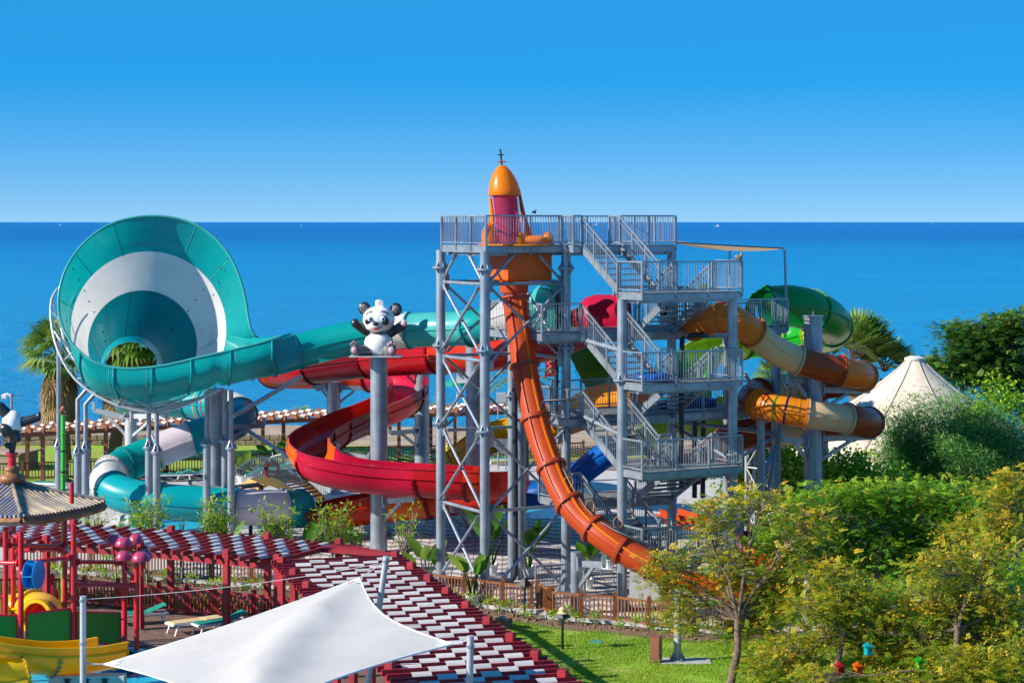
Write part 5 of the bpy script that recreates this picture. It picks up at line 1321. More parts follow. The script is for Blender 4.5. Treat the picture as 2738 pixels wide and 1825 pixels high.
def lawnpole(u, vb, h, label):
    b = G(u, vb); t = thing("steel_pole", label, "pole", b, "steel poles on the lawn")
    make("slab", MB().box(b + V(.25, 0, .02), (1.6, .9, .06), 0, None, .02), M['concrete'], t); make("shaft", MB().tube(b, b + V(0, 0, h), .12, n=16), M['steelpale'], t, smooth=40)
    f = MB().lathe(b, [(0, .05), (.26, .05), (.26, .09), (.12, .09)], 16)
    for i in range(6):
        d = V(math.cos(i * PI / 3), math.sin(i * PI / 3), 0); f.prism([b + d * .12 + V(0, 0, .09), b + d * .26 + V(0, 0, .09), b + d * .12 + V(0, 0, .34)], d.cross(ZU) * .02)
    make("base_flange", f, M['steel'], t, smooth=30)
lawnpole(1812, 1768, 2.35, "steel pole on a concrete slab just right of the brown utility box"); lawnpole(2160, 1815, 3.2, "steel pole rising among the autumn trees near the red birdhouse")
b = G(1593, 1716); tag(make("drain_cover", MB().box(b + V(0, 0, .02), (.42, .5, .03), 0, None, .008), M['aqua'], at=b), "pale teal drain cover lying flat in the lawn", "drain cover")
def birdhouse(u, v, Y, m, label, hang=.5):
    c = P(u, v, Y); t = thing("birdhouse", label, "birdhouse", c, "painted birdhouses in the trees")
    make("box", MB().box(c, (.2, .17, .26), 0, (V(.9, .43, 0), V(-.43, .9, 0), ZU), .015), M[m], t); make("roof", MB().prism([c + V(-.16, -.14, .13), c + V(.16, -.14, .13), c + V(0, -.14, .23)], V(0, .28, 0)), M[m], t)
    make("entry_hole", MB().lathe(c + V(.04, -.09, .03), [(.04, 0), (.04, .02), (0, .02)], 12, ax=V(.43, -.9, 0)), M['black'], t); make("hanger", MB().path([c + V(0, 0, .4), c + V(0, 0, .4 + hang)], .012, 5), M['black'], t)
birdhouse(2322, 1738, 60.6, 'cyan', "sky blue birdhouse hung among the bare twigs"); birdhouse(2246, 1790, 60.6, 'red', "dark red birdhouse hung on the leaning trunk", .7); birdhouse(2294, 1790, 60.8, 'orangefl', "orange birdhouse beside the dark red one"); birdhouse(2460, 1776, 60.6, 'brightgreen', "green birdhouse at the right of the trees")
b = G(1722, 1602); wb = thing("landing_block", "white rendered block supporting the end of the orange tube", "block", b)
make("slab", MB().prism([P(1682, 1600, 73.7), P(1752, 1602, 73.7), P(1765, 1578, 73.7), P(1762, 1530, 73.7), P(1684, 1524, 73.7)], V(.2, 1.2, 0)), M['whiteconc'], wb); make("side_cheek", MB().prism([P(1757, 1640, 73.5), P(1805, 1640, 73.5), P(1805, 1545, 73.5), P(1772, 1548, 73.5), P(1768, 1590, 73.5)], V(.2, 1.4, 0)), M['utilbrown'], wb)
# foot bridge with its rail and life ring
br = thing("foot_bridge", "small arched timber foot bridge with a grey bar railing", "bridge", P(735, 1345, 103).xy.to_3d())
ba, bb = V((648 - U0) * 103 / FPX, 103, .62), V((842 - U0) * 100.5 / FPX, 100.5, .5)
def arch(t, off, h): q = ba.lerp(bb, t); return q + (bb - ba).cross(ZU).normalized() * off + V(0, 0, h + .95 * math.sin(PI * min(1, t * 1.02)) ** .9)
for s in (-.8, .8):
    mb = MB(); vs = []
    for i in range(17):
        c = arch(i / 16, s, 0); vs += [c + V(0, 0, .2), c + V(0, .1, .2), c + V(0, .1, -.25), c + V(0, 0, -.25)]
    mb.add(vs, [(4 * i + k, 4 * i + (k + 1) % 4, 4 * i + 4 + (k + 1) % 4, 4 * i + 4 + k) for i in range(16) for k in range(4)])
    make("arch_beam", mb, M['bridgewood'], br, smooth=40)
    rb = MB(); rb.path([arch(i / 16, s, 1.1) for i in range(17)], .03, 6); make("hand_rail", rb, M['steelpale'], br)
    bl = MB()
    for i in range(46): bl.tube(arch(i / 45, s, .1), arch(i / 45, s, 1.1), .012, n=4)
    make("baluster", bl, M['steelpale'], br, kind="stuff")
for i in range(20):
    t = (i + .5) / 20; make("deck_plank", MB().bar(arch(t, -.78, .06), arch(t, .78, .06), .19, .05), M['pergbrown'], br)
lc = P(728, 1257, 101.2); lr = thing("life_ring", "orange life ring with blue bands hanging on the bridge railing", "life ring", lc)
make("ring", MB().lathe(lc, [(.36 + .1 * math.cos(2 * PI * i / 10), .1 * math.sin(2 * PI * i / 10)) for i in range(10)], 28, ax=V(.55, -.8, .05), close=True), M['lifering'], lr, smooth=180)
ax_ = V(.55, -.8, .05).normalized(); ex_ = ax_.orthogonal().normalized(); ey_ = ax_.cross(ex_)
for k in range(4):
    d = ex_ * math.cos(k * PI / 2 + .6) + ey_ * math.sin(k * PI / 2 + .6); tn_ = d.cross(ax_)
    make("band", MB().lathe(lc + d * .36, [(.108, -.04), (.108, .04)], 12, ax=tn_), M['navy'], lr, smooth=60)
make("grab_rope", MB().path([lc + V(0, 0, .9), lc + V(.05, 0, .5), lc + V(0, 0, .3)], .015, 5), M['white'], lr)
# pipes on the ground
pipe("service_pipe", [P(508, 1288, 93), P(548, 1300, 92.6), P(590, 1308, 92.6), P(625, 1312, 92.6)], .13, 'greypipe', "fat grey flanged pipe lying beside the broad stained column")
pipe("service_pipe", [P(622, 1303, 94), P(690, 1295, 94), P(698, 1299, 94), P(699, 1340, 94)], .11, 'darkpipe', "dark green black pipe elbow above the lilac tube end")
pipe("service_pipe", [P(670, 1400, 92.6), P(671, 1470, 92.6)], .09, 'darkpipe', "dark pipe standing in front of the splash pool")
pipe("service_pipe", [P(1030, 1425, 89), P(1085, 1445, 88), P(1150, 1470, 87), P(1190, 1490, 86)], .15, 'greypipe', "weathered grey pipe lying on the paving right of the panda column")
pipe("service_pipe", [P(1140, 1385, 92), P(1165, 1365, 92.5), P(1200, 1350, 93)], .14, 'darkpipe', "dark flexible hose rising behind the left rocket tower leg")
# beach and terrace bits
b = G(31, 1150, 0); sl_ = thing("street_lamp", "slim promenade lamp with two heads near the sea at left", "lamp", V(b.x, 139, 0)); X0 = (31 - U0) * 139 / FPX
make("pole", MB().tube(V(X0, 139, 0), P(31, 1052, 139), .09, n=8), M['steel'], sl_, smooth=40); make("arm", MB().path([P(31, 1058, 139), P(20, 1053, 139), P(10, 1056, 139)], .08, 8), M['white'], sl_); make("head", MB().box(P(11, 1060, 139), (.3, .3, .3), 0, None, .05), M['white'], sl_); make("arm", MB().path([P(31, 1056, 139), P(47, 1058, 139)], .05, 6), M['greypipe'], sl_)
sw = thing("stone_wall", "low tan stone wall between the far lawn and the beach", "wall", V(-30, 131.2, 0))
for i in range(56):
    x = -47 + i * .6; hh = .9 + .06 * math.sin(i * 2.1)
    for k in range(2): make("stone", MB().box(V(x + (.3 if k else 0), 131.2 + random.uniform(-.04, .04), .16 + k * .32), (.57, .5, .30), 0, None, .03), M['stone'], sw)
pl = thing("stone_planter", "square tan stone planter on the lawn at the left edge", "planter", V(-25.5, 117.5, 0)); q = G(75, 1252)
make("block_course", MB().box(V(q.x - 1.6, q.y + .3, .45), (3.4, 2.4, .9), 0, (V(.97, -.24, 0), V(.24, .97, 0), ZU), .04), M['stone'], pl); make("coping", MB().box(V(q.x - 1.6, q.y + .3, .94), (3.6, 2.6, .1), 0, (V(.97, -.24, 0), V(.24, .97, 0), ZU), .02), M['sand'], pl)
tent = thing("conical_tent", "large beige conical canopy with a round cap behind the bamboo bushes", "tent", V((2446 - U0) * 107 / FPX, 107, 0)); tc_ = V((2446 - U0) * 107 / FPX, 107, 0)
mb = MB(); vs = []; K1, K2 = 48, 14
for i in range(K2 + 1):
    t = i / K2; r = .42 + 7.0 * t ** .98; z = 6.95 - 4.75 * t ** .84
    for j in range(K1):
        a = 2 * PI * j / K1; w = 1 + .02 * t * math.cos(a * 8) ; vs.append(tc_ + V(math.cos(a) * r * w, math.sin(a) * r * w, z - .28 * t * t * (1 - abs(math.cos(a * 4))) ))
mb.add(vs, [(i * K1 + j, i * K1 + (j + 1) % K1, (i + 1) * K1 + (j + 1) % K1, (i + 1) * K1 + j) for i in range(K2) for j in range(K1)])
make("canopy", mb, M['beigecanvas'], tent, smooth=60); make("top_cap", MB().lathe(tc_ + V(0, 0, 6.88), [(.42, 0), (.52, .05), (.52, .16), (.3, .24), (0, .26)], 28), M['whiteconc'], tent, smooth=50)
for j in range(8):
    a = 2 * PI * (j + .25) / 8; sp_ = []
    for i in range(K2 + 1):
        t = i / K2; r = .43 + 7.02 * t ** .98; z = 6.97 - 4.75 * t ** .84; sp_.append(tc_ + V(math.cos(a) * r, math.sin(a) * r, z + .01 - .28 * t * t * (1 - abs(math.cos(a * 4)))))
    make("seam", MB().path(sp_, .022, 5), M['canvasseam'], tent); make("pole", MB().tube(sp_[-1], V(sp_[-1].x, sp_[-1].y, 0), .07, n=8), M['steel'], tent)
make("valance", MB().lathe(tc_ + V(0, 0, 1.8), [(7.35, 0), (7.4, .22), (7.3, .22)], 48), M['black'], tent)
for (u, v, Y, m, label) in ((1230, 982, 128, 'white', "white feather banner with purple print seen from behind"), (1468, 965, 128, 'red', "red feather banner with white script behind the palm")):
    p = P(u, v, Y); t = thing("feather_banner", label, "flag", V(p.x, Y, 0), "feather banners near the beach")
    w = .32; mb = MB(); vs = []
    for i in range(13):
        z = -.95 + 1.9 * i / 12; xx = .12 * math.sin(i * .5); ww = w * (1 if i < 9 else 1 - (i - 8) * .18); vs += [p + V(-ww + xx, .03 * math.sin(i), z), p + V(ww + xx, .06 * math.sin(i + 1), z)]
    make("cloth", mb.add(vs, [(2 * i, 2 * i + 1, 2 * i + 3, 2 * i + 2) for i in range(12)]), M[m], t, smooth=180); make("pole", MB().tube(V(p.x + w + .1, Y, 0), p + V(w + .1, 0, 1.0), .03, n=6), M['steel'], t)
    pr_ = MB()
    if m == 'white':
        for (x0, z0, x1, z1) in ((-.2, .55, -.2, .85), (-.2, .85, -.02, .85), (-.2, .7, -.05, .7), (.02, .55, .1, .88), (.1, .88, .18, .55)): pr_.bar(p + V(x0, -.08, z0), p + V(x1, -.08, z1), .07, .02)
    else:
        for i in range(9):
            a0 = -.75 + i * .16; pr_.bar(p + V(-.12 * (-1) ** i, -.1, a0), p + V(.14 * (-1) ** i, -.1, a0 + .12), .05, .02)
    if m == 'white':
        for (x0, z0, x1, z1) in ((.14, -.2, .14, -.5), (.14, -.2, -.02, -.2), (.14, -.34, .02, -.34)): pr_.bar(p + V(x0, -.08, z0), p + V(x1, -.08, z1), .05, .02)
        for k in range(10):
            a0, a1 = k * PI / 5, (k + 1) * PI / 5; pr_.bar(p + V(-.17 + .09 * math.cos(a0), -.08, -.35 + .15 * math.sin(a0)), p + V(-.17 + .09 * math.cos(a1), -.08, -.35 + .15 * math.sin(a1)), .045, .02)
    make("print", pr_, M['navy' if m == 'white' else 'white'], t, kind="stuff")
um = thing("beach_umbrella", "small green beach parasol by the water behind the left rocket leg", "parasol", V((1222 - U0) * 136 / FPX, 136, -.1)); c = P(1222, 1030, 136)
make("canopy", MB().lathe(c, [(1.0, 0), (.8, .2), (.4, .42), (0, .5)], 10), M['greensling'], um); make("pole", MB().tube(V(c.x, 136, -.1), c + V(0, 0, .45), .04, n=6), M['white'], um)
# ---------------------------------------------------------------- a seated person far back
def person_seated(loc, rz):
    t = thing("person", "seated person in a yellow shirt beside the yellow flume", "person", loc)
    J = [(0, 0, .50), (0, .02, .72), (0, .0, .95), (0, -.02, 1.05), (0, -.04, 1.17), (0, -.03, 1.27),
         (-.18, 0, .93), (-.24, -.06, .68), (-.18, -.28, .58), (.18, 0, .93), (.24, -.06, .68), (.18, -.28, .58),
         (-.1, -.1, .48), (-.13, -.45, .50), (-.13, -.48, .06), (-.13, -.62, .03), (.1, -.1, .48), (.13, -.45, .50), (.13, -.48, .06), (.13, -.62, .03)]
    Eg = [(0, 1), (1, 2), (2, 3), (3, 4), (4, 5), (2, 6), (6, 7), (7, 8), (2, 9), (9, 10), (10, 11), (0, 12), (12, 13), (13, 14), (14, 15), (0, 16), (16, 17), (17, 18), (18, 19)]
    Rr = [.15, .14, .14, .055, .09, .085, .07, .05, .035, .07, .05, .035, .095, .075, .045, .035, .095, .075, .045, .035]
    me = bpy.data.meshes.new("body"); me.from_pydata(J, Eg, [])
    o = bpy.data.objects.new("body", me); COL.objects.link(o)
    o.modifiers.new("s", 'SKIN'); o.modifiers.new("b", 'SUBSURF').levels = 1
    for i, r in enumerate(Rr): me.skin_vertices[0].data[i].radius = (r, r)
    me.skin_vertices[0].data[0].use_root = True
    m2 = bpy.data.meshes.new_from_object(o.evaluated_get(bpy.context.evaluated_depsgraph_get())); bpy.data.objects.remove(o)
    m2.name = "body"; m2.materials.clear()
    for m in (mat("skin", (.42, .22, .14), .5), mat("yellow_shirt", (.72, .56, .02), .8), mat("red_shorts", (.45, .03, .02), .8), M['black']): m2.materials.append(m)
    for p in m2.polygons:
        c = p.center
        p.material_index = 1 if .52 < c.z < 1.02 and abs(c.x) < .24 and c.y > -.2 else 2 if .3 < c.z <= .62 and c.y > -.42 and abs(c.x) < .24 else 0
    m2.shade_smooth(); o = bpy.data.objects.new("body", m2); COL.objects.link(o); o.parent = t
    h = MB().ell(V(0, .0, 1.27) + loc, (.1, .11, .1), n=14, k=8); make("hair", h, M['black'], t, smooth=180)
    fm = MB(); 
    for s in (-1, 1): fm.ell(V(.035 * s, -.125, 1.2) + loc, (.012, .008, .01), n=6, k=4)
    fm.ell(V(0, -.135, 1.17) + loc, (.014, .02, .02), n=6, k=4); make("face", fm, M['black'], t)
    t.rotation_euler = (0, 0, rz)
person_seated(G(1197, 1238), R(20))
cb_ = G(1197, 1238); ch = thing("stool", "low white stool under the seated person", "stool", cb_)
make("seat", MB().box(cb_ + V(0, .02, .38), (.4, .4, .05), 0, None, .01), M['white'], ch)
for x in (-.16, .16):
    for y in (-.16, .18): make("leg", MB().tube(cb_ + V(x, y, .36), cb_ + V(x * 1.1, y * 1.1, 0), .02, n=6), M['white'], ch)
# pigeons and boats
def bird(u, v, Y, s, label, body='pandagrey', face=-1):
    c = P(u, v, Y); t = thing("pigeon", label, "bird", c)
    mb = MB(); mb.ell(c + V(0, 0, .12) * s, (.16 * s, .08 * s, .09 * s), n=14, k=10, ax=rotax(-.45 * face)); mb.ell(c + V(-.12 * -face, 0, .25) * s, (.055 * s, .05 * s, .055 * s), n=12, k=8)
    mb.path([c + V(-.08 * -face, 0, .16) * s, c + V(-.12 * -face, 0, .24) * s], [.065 * s, .045 * s], 10); mb.bar(c + V(.1 * -face, 0, .08) * s, c + V(.26 * -face, 0, .0) * s, .09 * s, .025 * s)
    make("body", mb, M[body], t, smooth=60); make("beak", MB().tube(c + V(.16 * face, 0, .25) * s, c + V(.21 * face, 0, .235) * s, .015 * s, .003 * s, 6), M['black'], t)
    for y in (-.03, .03): make("foot", MB().tube(c + V(0, y, .06) * s, c + V(0, y, 0) * s, .01 * s, n=5), M['redor'], t)
bird(1975, 696.5, 76.2, .95, "brown grey pigeon perched on the rail of the first stair landing", 'stone', 1); bird(1428, 571.5, 81.5, .55, "tiny dark bird perched on the rail of the top platform", 'pandablack', 1)
for i, (u, v, w, label) in enumerate(((1594, 601, 12, "white motor boat seen through the top railing"), (1919, 605, 14, "small white speedboat on the sea right of the tower"), (162, 602, 9, "tiny white boat near the horizon at the far left"), (806, 603, 7, "tiny white boat near the horizon left of the tower"), (2495, 598, 5, "faint white boat at the far right of the horizon"))):
    b = G(u, v + 1.0, -.6); s = w * b.y / FPX / 6; t = thing("motor_boat", label, "boat", b, "boats far out at sea")
    hull = MB(); vs = [V(-3, -.9, .1), V(1.8, -1, .1), V(3.4, 0, .25), V(1.8, 1, .1), V(-3, .9, .1), V(-3, -1.1, .9), V(2, -1.2, 1.0), V(4, 0, 1.3), V(2, 1.2, 1.0), V(-3, 1.1, .9)]
    hull.add([b + q * s for q in vs], [(4, 3, 2, 1, 0), (5, 6, 7, 8, 9)] + [(k, (k + 1) % 5, 5 + (k + 1) % 5, 5 + k) for k in range(5)])
    make("hull", hull, M['white'], t); make("cabin", MB().prism([b + V(-1, -.7, .95) * s, b + V(1.2, -.7, 1) * s, b + V(.6, -.7, 2.1) * s, b + V(-1, -.7, 2.1) * s], V(0, 1.4, 0) * s), M['white'], t)

# ---------------------------------------------------------------- foliage
def unit(a): return a / np.maximum(np.linalg.norm(a, axis=-1, keepdims=True), 1e-9)
def diamonds(c, d, wv, L, Wd):
    """quads from base c along d (length L), half width Wd along wv"""
    L = np.asarray(L)[:, None]; Wd = np.asarray(Wd)[:, None]
    v = np.stack([c, c + d * L * .45 + wv * Wd, c + d * L, c + d * L * .45 - wv * Wd], 1)
    return v.reshape(-1, 3)
def fronds(cent, n_per, spread, FL, nl, ll, lw, up=.25, droop=.25, flat=.5):
    """pinnate leaves around cluster centres -> verts, tint base"""
    c = np.repeat(np.asarray(cent), n_per, 0); n = len(c)
    off = rng.normal(0, 1, (n, 3)) * spread; off[:, 2] *= flat
    d = rng.normal(0, 1, (n, 3)); d[:, 2] = d[:, 2] * .35 + up; d += unit(off) * .8; d = unit(d)
    s = unit(np.cross(d, np.array([0, 0, 1.]) + rng.normal(0, .25, (n, 3)))); nn = np.cross(s, d)
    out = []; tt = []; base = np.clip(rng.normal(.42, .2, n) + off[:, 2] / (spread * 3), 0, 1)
    for j in range(nl):
        t = (j + 1) / nl
        p = c + off + d * (FL * t) - np.array([0, 0, 1.]) * (droop * FL * t * t)
        for sg in (-1, 1):
            dd = unit(s * sg * .85 + d * .5 - nn * .15 + rng.normal(0, .1, (n, 3)))
            sz = ll * (1 - .45 * t) * rng.uniform(.8, 1.15, n)
            out.append(diamonds(p, dd, unit(np.cross(dd, nn)), sz, sz * lw)); tt.append(base)
    return np.concatenate(out), np.concatenate(tt)
def leaves(cent, n_per, spread, L, w, flat=.8, hang=0, tint=.5, tvar=.22):
    c = np.repeat(np.asarray(cent), n_per, 0); n = len(c); off = rng.normal(0, 1, (n, 3)) * spread; off[:, 2] *= flat
    d = unit(rng.normal(0, 1, (n, 3)) + unit(off) * .7 - np.array([0, 0, hang])); wv = unit(np.cross(d, rng.normal(0, 1, (n, 3))))
    l = L * rng.uniform(.65, 1.25, n)
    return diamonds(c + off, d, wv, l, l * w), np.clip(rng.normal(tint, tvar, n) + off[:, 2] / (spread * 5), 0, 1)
def leafobj(name, parts, m, parent, kind="stuff"):
    v = np.concatenate([p[0] for p in parts]); t = np.concatenate([p[1] for p in parts])
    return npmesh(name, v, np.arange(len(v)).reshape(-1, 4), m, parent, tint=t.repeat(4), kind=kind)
def inell(c, r, n):
    a = unit(rng.normal(0, 1, (n, 3))) * (rng.uniform(.25, 1, (n, 1)) ** .5); return np.array(c) + a * np.array(r)
def lobe(u, v, ru, rv, Y, dY=None):
    k = Y / FPX; return (np.array(P(u, v, Y)), np.array([ru * k, (dY or ru * k), rv * k]))
def limb(mb, a, b, r0, r1, wob=.12, n=5):
    a = Vector(a); b = Vector(b); pts = []; Ld = (b - a).length
    for i in range(n + 1):
        t = i / n; p = a.lerp(b, t)
        if 0 < i < n: p = p + Vector(rng.normal(0, wob * Ld * .35, 3)) * (1 - abs(2 * t - 1)) + V(0, 0, .06 * Ld * math.sin(PI * t))
        pts.append(p)
    mb.path(pts, [r0 + (r1 - r0) * i / n for i in range(n + 1)], 6, caps=False)
    return pts
def tree(name, label, base, fork, lobes, ncl, npf, m='leafmel', berries=0, r0=.15, group=None, FL=.34, spread=.30, twig='paletwig', style='pinnate', bare=0, ll=.13):
    base = Vector(base); fork = Vector(fork)
    t = thing(name, label, "tree", base, group)
    mb = MB(); mb.path([base - V(0, 0, .05), base.lerp(fork, .08) + V(0, 0, 0), base.lerp(fork, .5) + Vector(rng.normal(0, .05, 3)), fork], [r0 * 1.35, r0, r0 * .85, r0 * .75], 12)
    make("trunk", mb, M['bark'], t, smooth=60)
    br_ = MB(); tw = MB(); cents = []
    for (c, r) in lobes:
        pts = limb(br_, fork, c - np.array([0, 0, r[2] * .5]), r0 * .55, r0 * .2)
        n = max(3, int(ncl * (r[0] * r[2]) ** .7)); cc = inell(c, r, n); cents.append(cc)
        for q in cc: limb(tw, pts[3 + int(rng.integers(0, 3))], q, r0 * .13, .008, .2, 4)
        for q in inell(c + np.array([0, 0, r[2] * .4]), r * 1.05, int(n * bare)): limb(tw, pts[-1], q, r0 * .12, .008, .25, 4)
    make("limb", br_, M['bark'], t, smooth=60, kind="stuff"); make("twig", tw, M[twig], t, kind="stuff")
    cents = np.concatenate(cents)
    if style == 'pinnate':
        pr = [fronds(cents, npf, spread, FL, 6, ll, .22, flat=.45)]
    elif style == 'fine': pr = [leaves(cents, npf, spread * 1.15, .32, .06, .9, .5)]
    else: pr = [leaves(cents, npf, spread, .2, .33, .7, .3)]
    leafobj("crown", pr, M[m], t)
    if berries:
        k = rng.random(len(cents)) < .8; bc = cents[k] + rng.normal(0, 1, (k.sum(), 3)) * spread * .7 + np.array([0, 0, spread * .25])
        pb = [leaves(bc, berries, spread * .55, .075, .42, .6, .6, .45, .3)]
        leafobj("berry_cluster", pb, M['berry'], t)
    return t
# front chinaberry trees with yellow fruit
Y1 = 64.5
tree("chinaberry_tree", "front chinaberry tree with a straight dark trunk and wide yellow green crown", V((1953 - U0) * 63 / FPX, 63, 0), P(1972, 1655, 63.6),
     [lobe(*a, Y1) for a in ((2040, 1350, 110, 32), (2140, 1405, 80, 45), (1900, 1395, 60, 50), (1915, 1490, 75, 30), (1780, 1510, 62, 35), (1765, 1560, 40, 22), (2100, 1490, 70, 40), (1850, 1600, 55, 30), (1830, 1650, 35, 35), (1970, 1680, 70, 42), (2060, 1580, 60, 35), (1990, 1560, 45, 25), (2130, 1570, 70, 40), (2060, 1660, 60, 45), (1930, 1560, 50, 30))], 30, 19, 'leafautumn', berries=16, r0=.13, bare=.6, spread=.30)
tree("chinaberry_tree", "thin twigged chinaberry tree on a leaning trunk beside the dark red birdhouse", V((2200 - U0) * 62 / FPX, 62, 0), P(2258, 1690, 62.6),
     [lobe(*a, 63) for a in ((2170, 1620, 80, 40), (2290, 1590, 80, 50), (2380, 1660, 70, 45), (2100, 1740, 60, 45), (2200, 1700, 50, 40), (2330, 1760, 70, 40), (2230, 1530, 55, 30), (2140, 1800, 60, 35), (2250, 1640, 60, 40), (2420, 1770, 60, 40), (2050, 1790, 45, 35), (2300, 1690, 60, 40))], 30, 20, 'leafautumn', berries=20, r0=.11, bare=.7, spread=.30)
tree("chinaberry_tree", "chinaberry tree at the right edge with many pale bare twigs above the green birdhouse", V((2540 - U0) * 61 / FPX, 61, 0), P(2560, 1680, 61.6),
     [lobe(*a, 62.5) for a in ((2480, 1600, 80, 55), (2600, 1560, 80, 55), (2690, 1620, 70, 60), (2450, 1720, 70, 50), (2560, 1740, 80, 50), (2680, 1760, 80, 55), (2640, 1480, 80, 45), (2510, 1500, 60, 40), (2540, 1640, 60, 45), (2640, 1690, 60, 50), (2560, 1810, 90, 35), (2700, 1830, 60, 35))], 30, 20, 'leafautumn', berries=20, r0=.12, bare=.7, spread=.31)
tree("chinaberry_tree", "tall yellow tipped chinaberry tree behind the others at the far right edge", V((2690 - U0) * 70 / FPX, 70, 0), P(2680, 1480, 70),
     [lobe(*a, 70) for a in ((2690, 1340, 70, 55), (2640, 1400, 70, 40), (2720, 1420, 60, 60), (2580, 1440, 60, 35), (2720, 1290, 40, 40))], 28, 20, 'leafautumn', berries=20, r0=.12, bare=.4, spread=.32)
# green trees behind
for i, (u, Y, fk, lb, label) in enumerate((
    (2150, 72, (2150, 1490, 72), ((2130, 1370, 80, 45), (2210, 1340, 80, 45), (2080, 1440, 60, 35), (2200, 1440, 90, 50), (2130, 1530, 80, 45), (2250, 1520, 70, 45)), "fresh green feathery leaved tree just right of the thick slide column"),
    (2350, 72.5, (2350, 1480, 72.5), ((2310, 1350, 80, 45), (2400, 1330, 85, 45), (2350, 1430, 95, 50), (2440, 1420, 80, 50), (2300, 1500, 80, 45), (2420, 1510, 90, 50)), "fresh green feathery leaved tree in the middle of the right hand grove"),
    (2540, 73, (2540, 1470, 73), ((2500, 1330, 80, 50), (2580, 1350, 80, 45), (2520, 1430, 90, 55), (2610, 1440, 80, 50)), "fresh green tree below the dark tamarisks at the right"),
    (2260, 67.5, (2260, 1640, 67.5), ((2200, 1600, 80, 45), (2300, 1620, 80, 50), (2390, 1580, 80, 50), (2460, 1640, 70, 50), (2080, 1640, 60, 40)), "low green tree filling the middle of the grove behind the birdhouses"),
    (2600, 66.5, (2600, 1640, 66.5), ((2560, 1640, 80, 55), (2660, 1680, 80, 60), (2700, 1560, 60, 60), (2600, 1760, 90, 50), (2470, 1790, 80, 40)), "low green tree at the right edge behind the bare twigged one"))):
    tree("leafy_tree", label, V((u - U0) * Y / FPX, Y, 0), P(*fk), [lobe(*a, Y + 1) for a in lb], 30, 30, berries=(12 if i != 1 else 5), r0=.12, group="green trees of the right hand grove", spread=.36)
tree("leafy_bush", "low olive green bush filling the bottom right corner in front of the grove", V((2600 - U0) * 60.5 / FPX, 60.5, 0), P(2600, 1820, 60.5), [lobe(*a, 60.3) for a in ((2540, 1775, 70, 45), (2640, 1795, 75, 45), (2380, 1822, 45, 22), (2165, 1815, 50, 28), (2715, 1760, 45, 65), (2560, 1830, 90, 30))], 30, 20, 'leafautumn', berries=14, r0=.08, spread=.3)
# far right tree by the sea, tamarisks, vine hedge
tree("seaside_tree", "dark green tree with a bumpy crown standing against the sea at the right", V((2640 - U0) * 112 / FPX, 112, 0), P(2640, 1040, 112),
     [lobe(*a, 112) for a in ((2650, 885, 60, 30), (2715, 878, 55, 40), (2590, 920, 60, 35), (2690, 950, 75, 50), (2545, 975, 50, 35), (2620, 1010, 70, 40), (2720, 1020, 60, 50), (2500, 985, 35, 22), (2560, 890, 40, 20))], 20, 34, 'leafdark', 8, .16, FL=.5, spread=.5, ll=.24)
for (u, Y, lb, label, m, np_) in ((2440, 99, ((2455, 1165, 85, 85), (2410, 1210, 50, 60), (2510, 1220, 75, 80), (2430, 1245, 80, 45)), "feathery grey green tamarisk bush in front of the tent", 'leaffine', 85),
                            (2500, 101, ((2530, 1100, 65, 30), (2590, 1110, 60, 45)), "wispy tamarisk crown with thin grey shoots overlapping the tent", 'leaffine', 50),
                            (2620, 97, ((2620, 1200, 110, 90), (2560, 1250, 80, 60), (2690, 1230, 90, 80)), "dark shaded tamarisk mass at the right", 'leaffine', 90),
                            (2680, 99, ((2630, 1095, 50, 60), (2700, 1110, 60, 90), (2665, 1045, 40, 30)), "yellow green creeper draped over the tamarisk at the right edge", 'leafvine', 70)):
    tree("tamarisk_bush", label, V((u - U0) * Y / FPX, Y, 0), P(u, 1270, Y), [lobe(*a, Y) for a in lb], (20 if m == 'leaffine' else 9), np_ * (2 if m == 'leaffine' else 1), m, 0, .1, spread=.42, style='fine' if m == 'leaffine' else 'broad')
def hedge(name, label, lb, m, ncl, npf, L=.19, w=.36, sp=.34):
    b = np.mean([l[0] for l in lb], 0); t = thing(name, label, "hedge", V(b[0], b[1], 0)); cents = np.concatenate([inell(c, r, max(6, int(ncl * (r[0] * r[2]) ** .8))) for c, r in lb])
    st_ = MB()
    for c, r in lb:
        for k in range(4): limb(st_, V(c[0] + rng.normal(0, .3), c[1], 0), c + rng.normal(0, .4, 3), .05, .02)
    make("stem", st_, M['bark'], t, kind="stuff"); leafobj("foliage", [leaves(cents, npf, sp, L, w, .7, .4, .55, .25)], M[m], t)
hedge("vine_hedge", "bright yellow green creeper hedge behind the thick slide column", [lobe(*a, 91, 1.2) for a in ((1990, 1230, 50, 60), (2060, 1220, 50, 60), (2130, 1250, 60, 60), (2040, 1310, 70, 50), (2140, 1330, 60, 40), (1970, 1300, 40, 50))], 'leafvine', 20, 70)
hedge("vine_hedge", "bright green creeper bank right of the two thick columns", [lobe(*a, 88, 1.3) for a in ((2240, 1240, 55, 40), (2300, 1260, 60, 45), (2240, 1310, 70, 45), (2330, 1320, 80, 40), (2400, 1300, 60, 40), (2450, 1330, 70, 35), (2560, 1320, 70, 30), (2660, 1320, 70, 30))], 'leafvine', 20, 70)

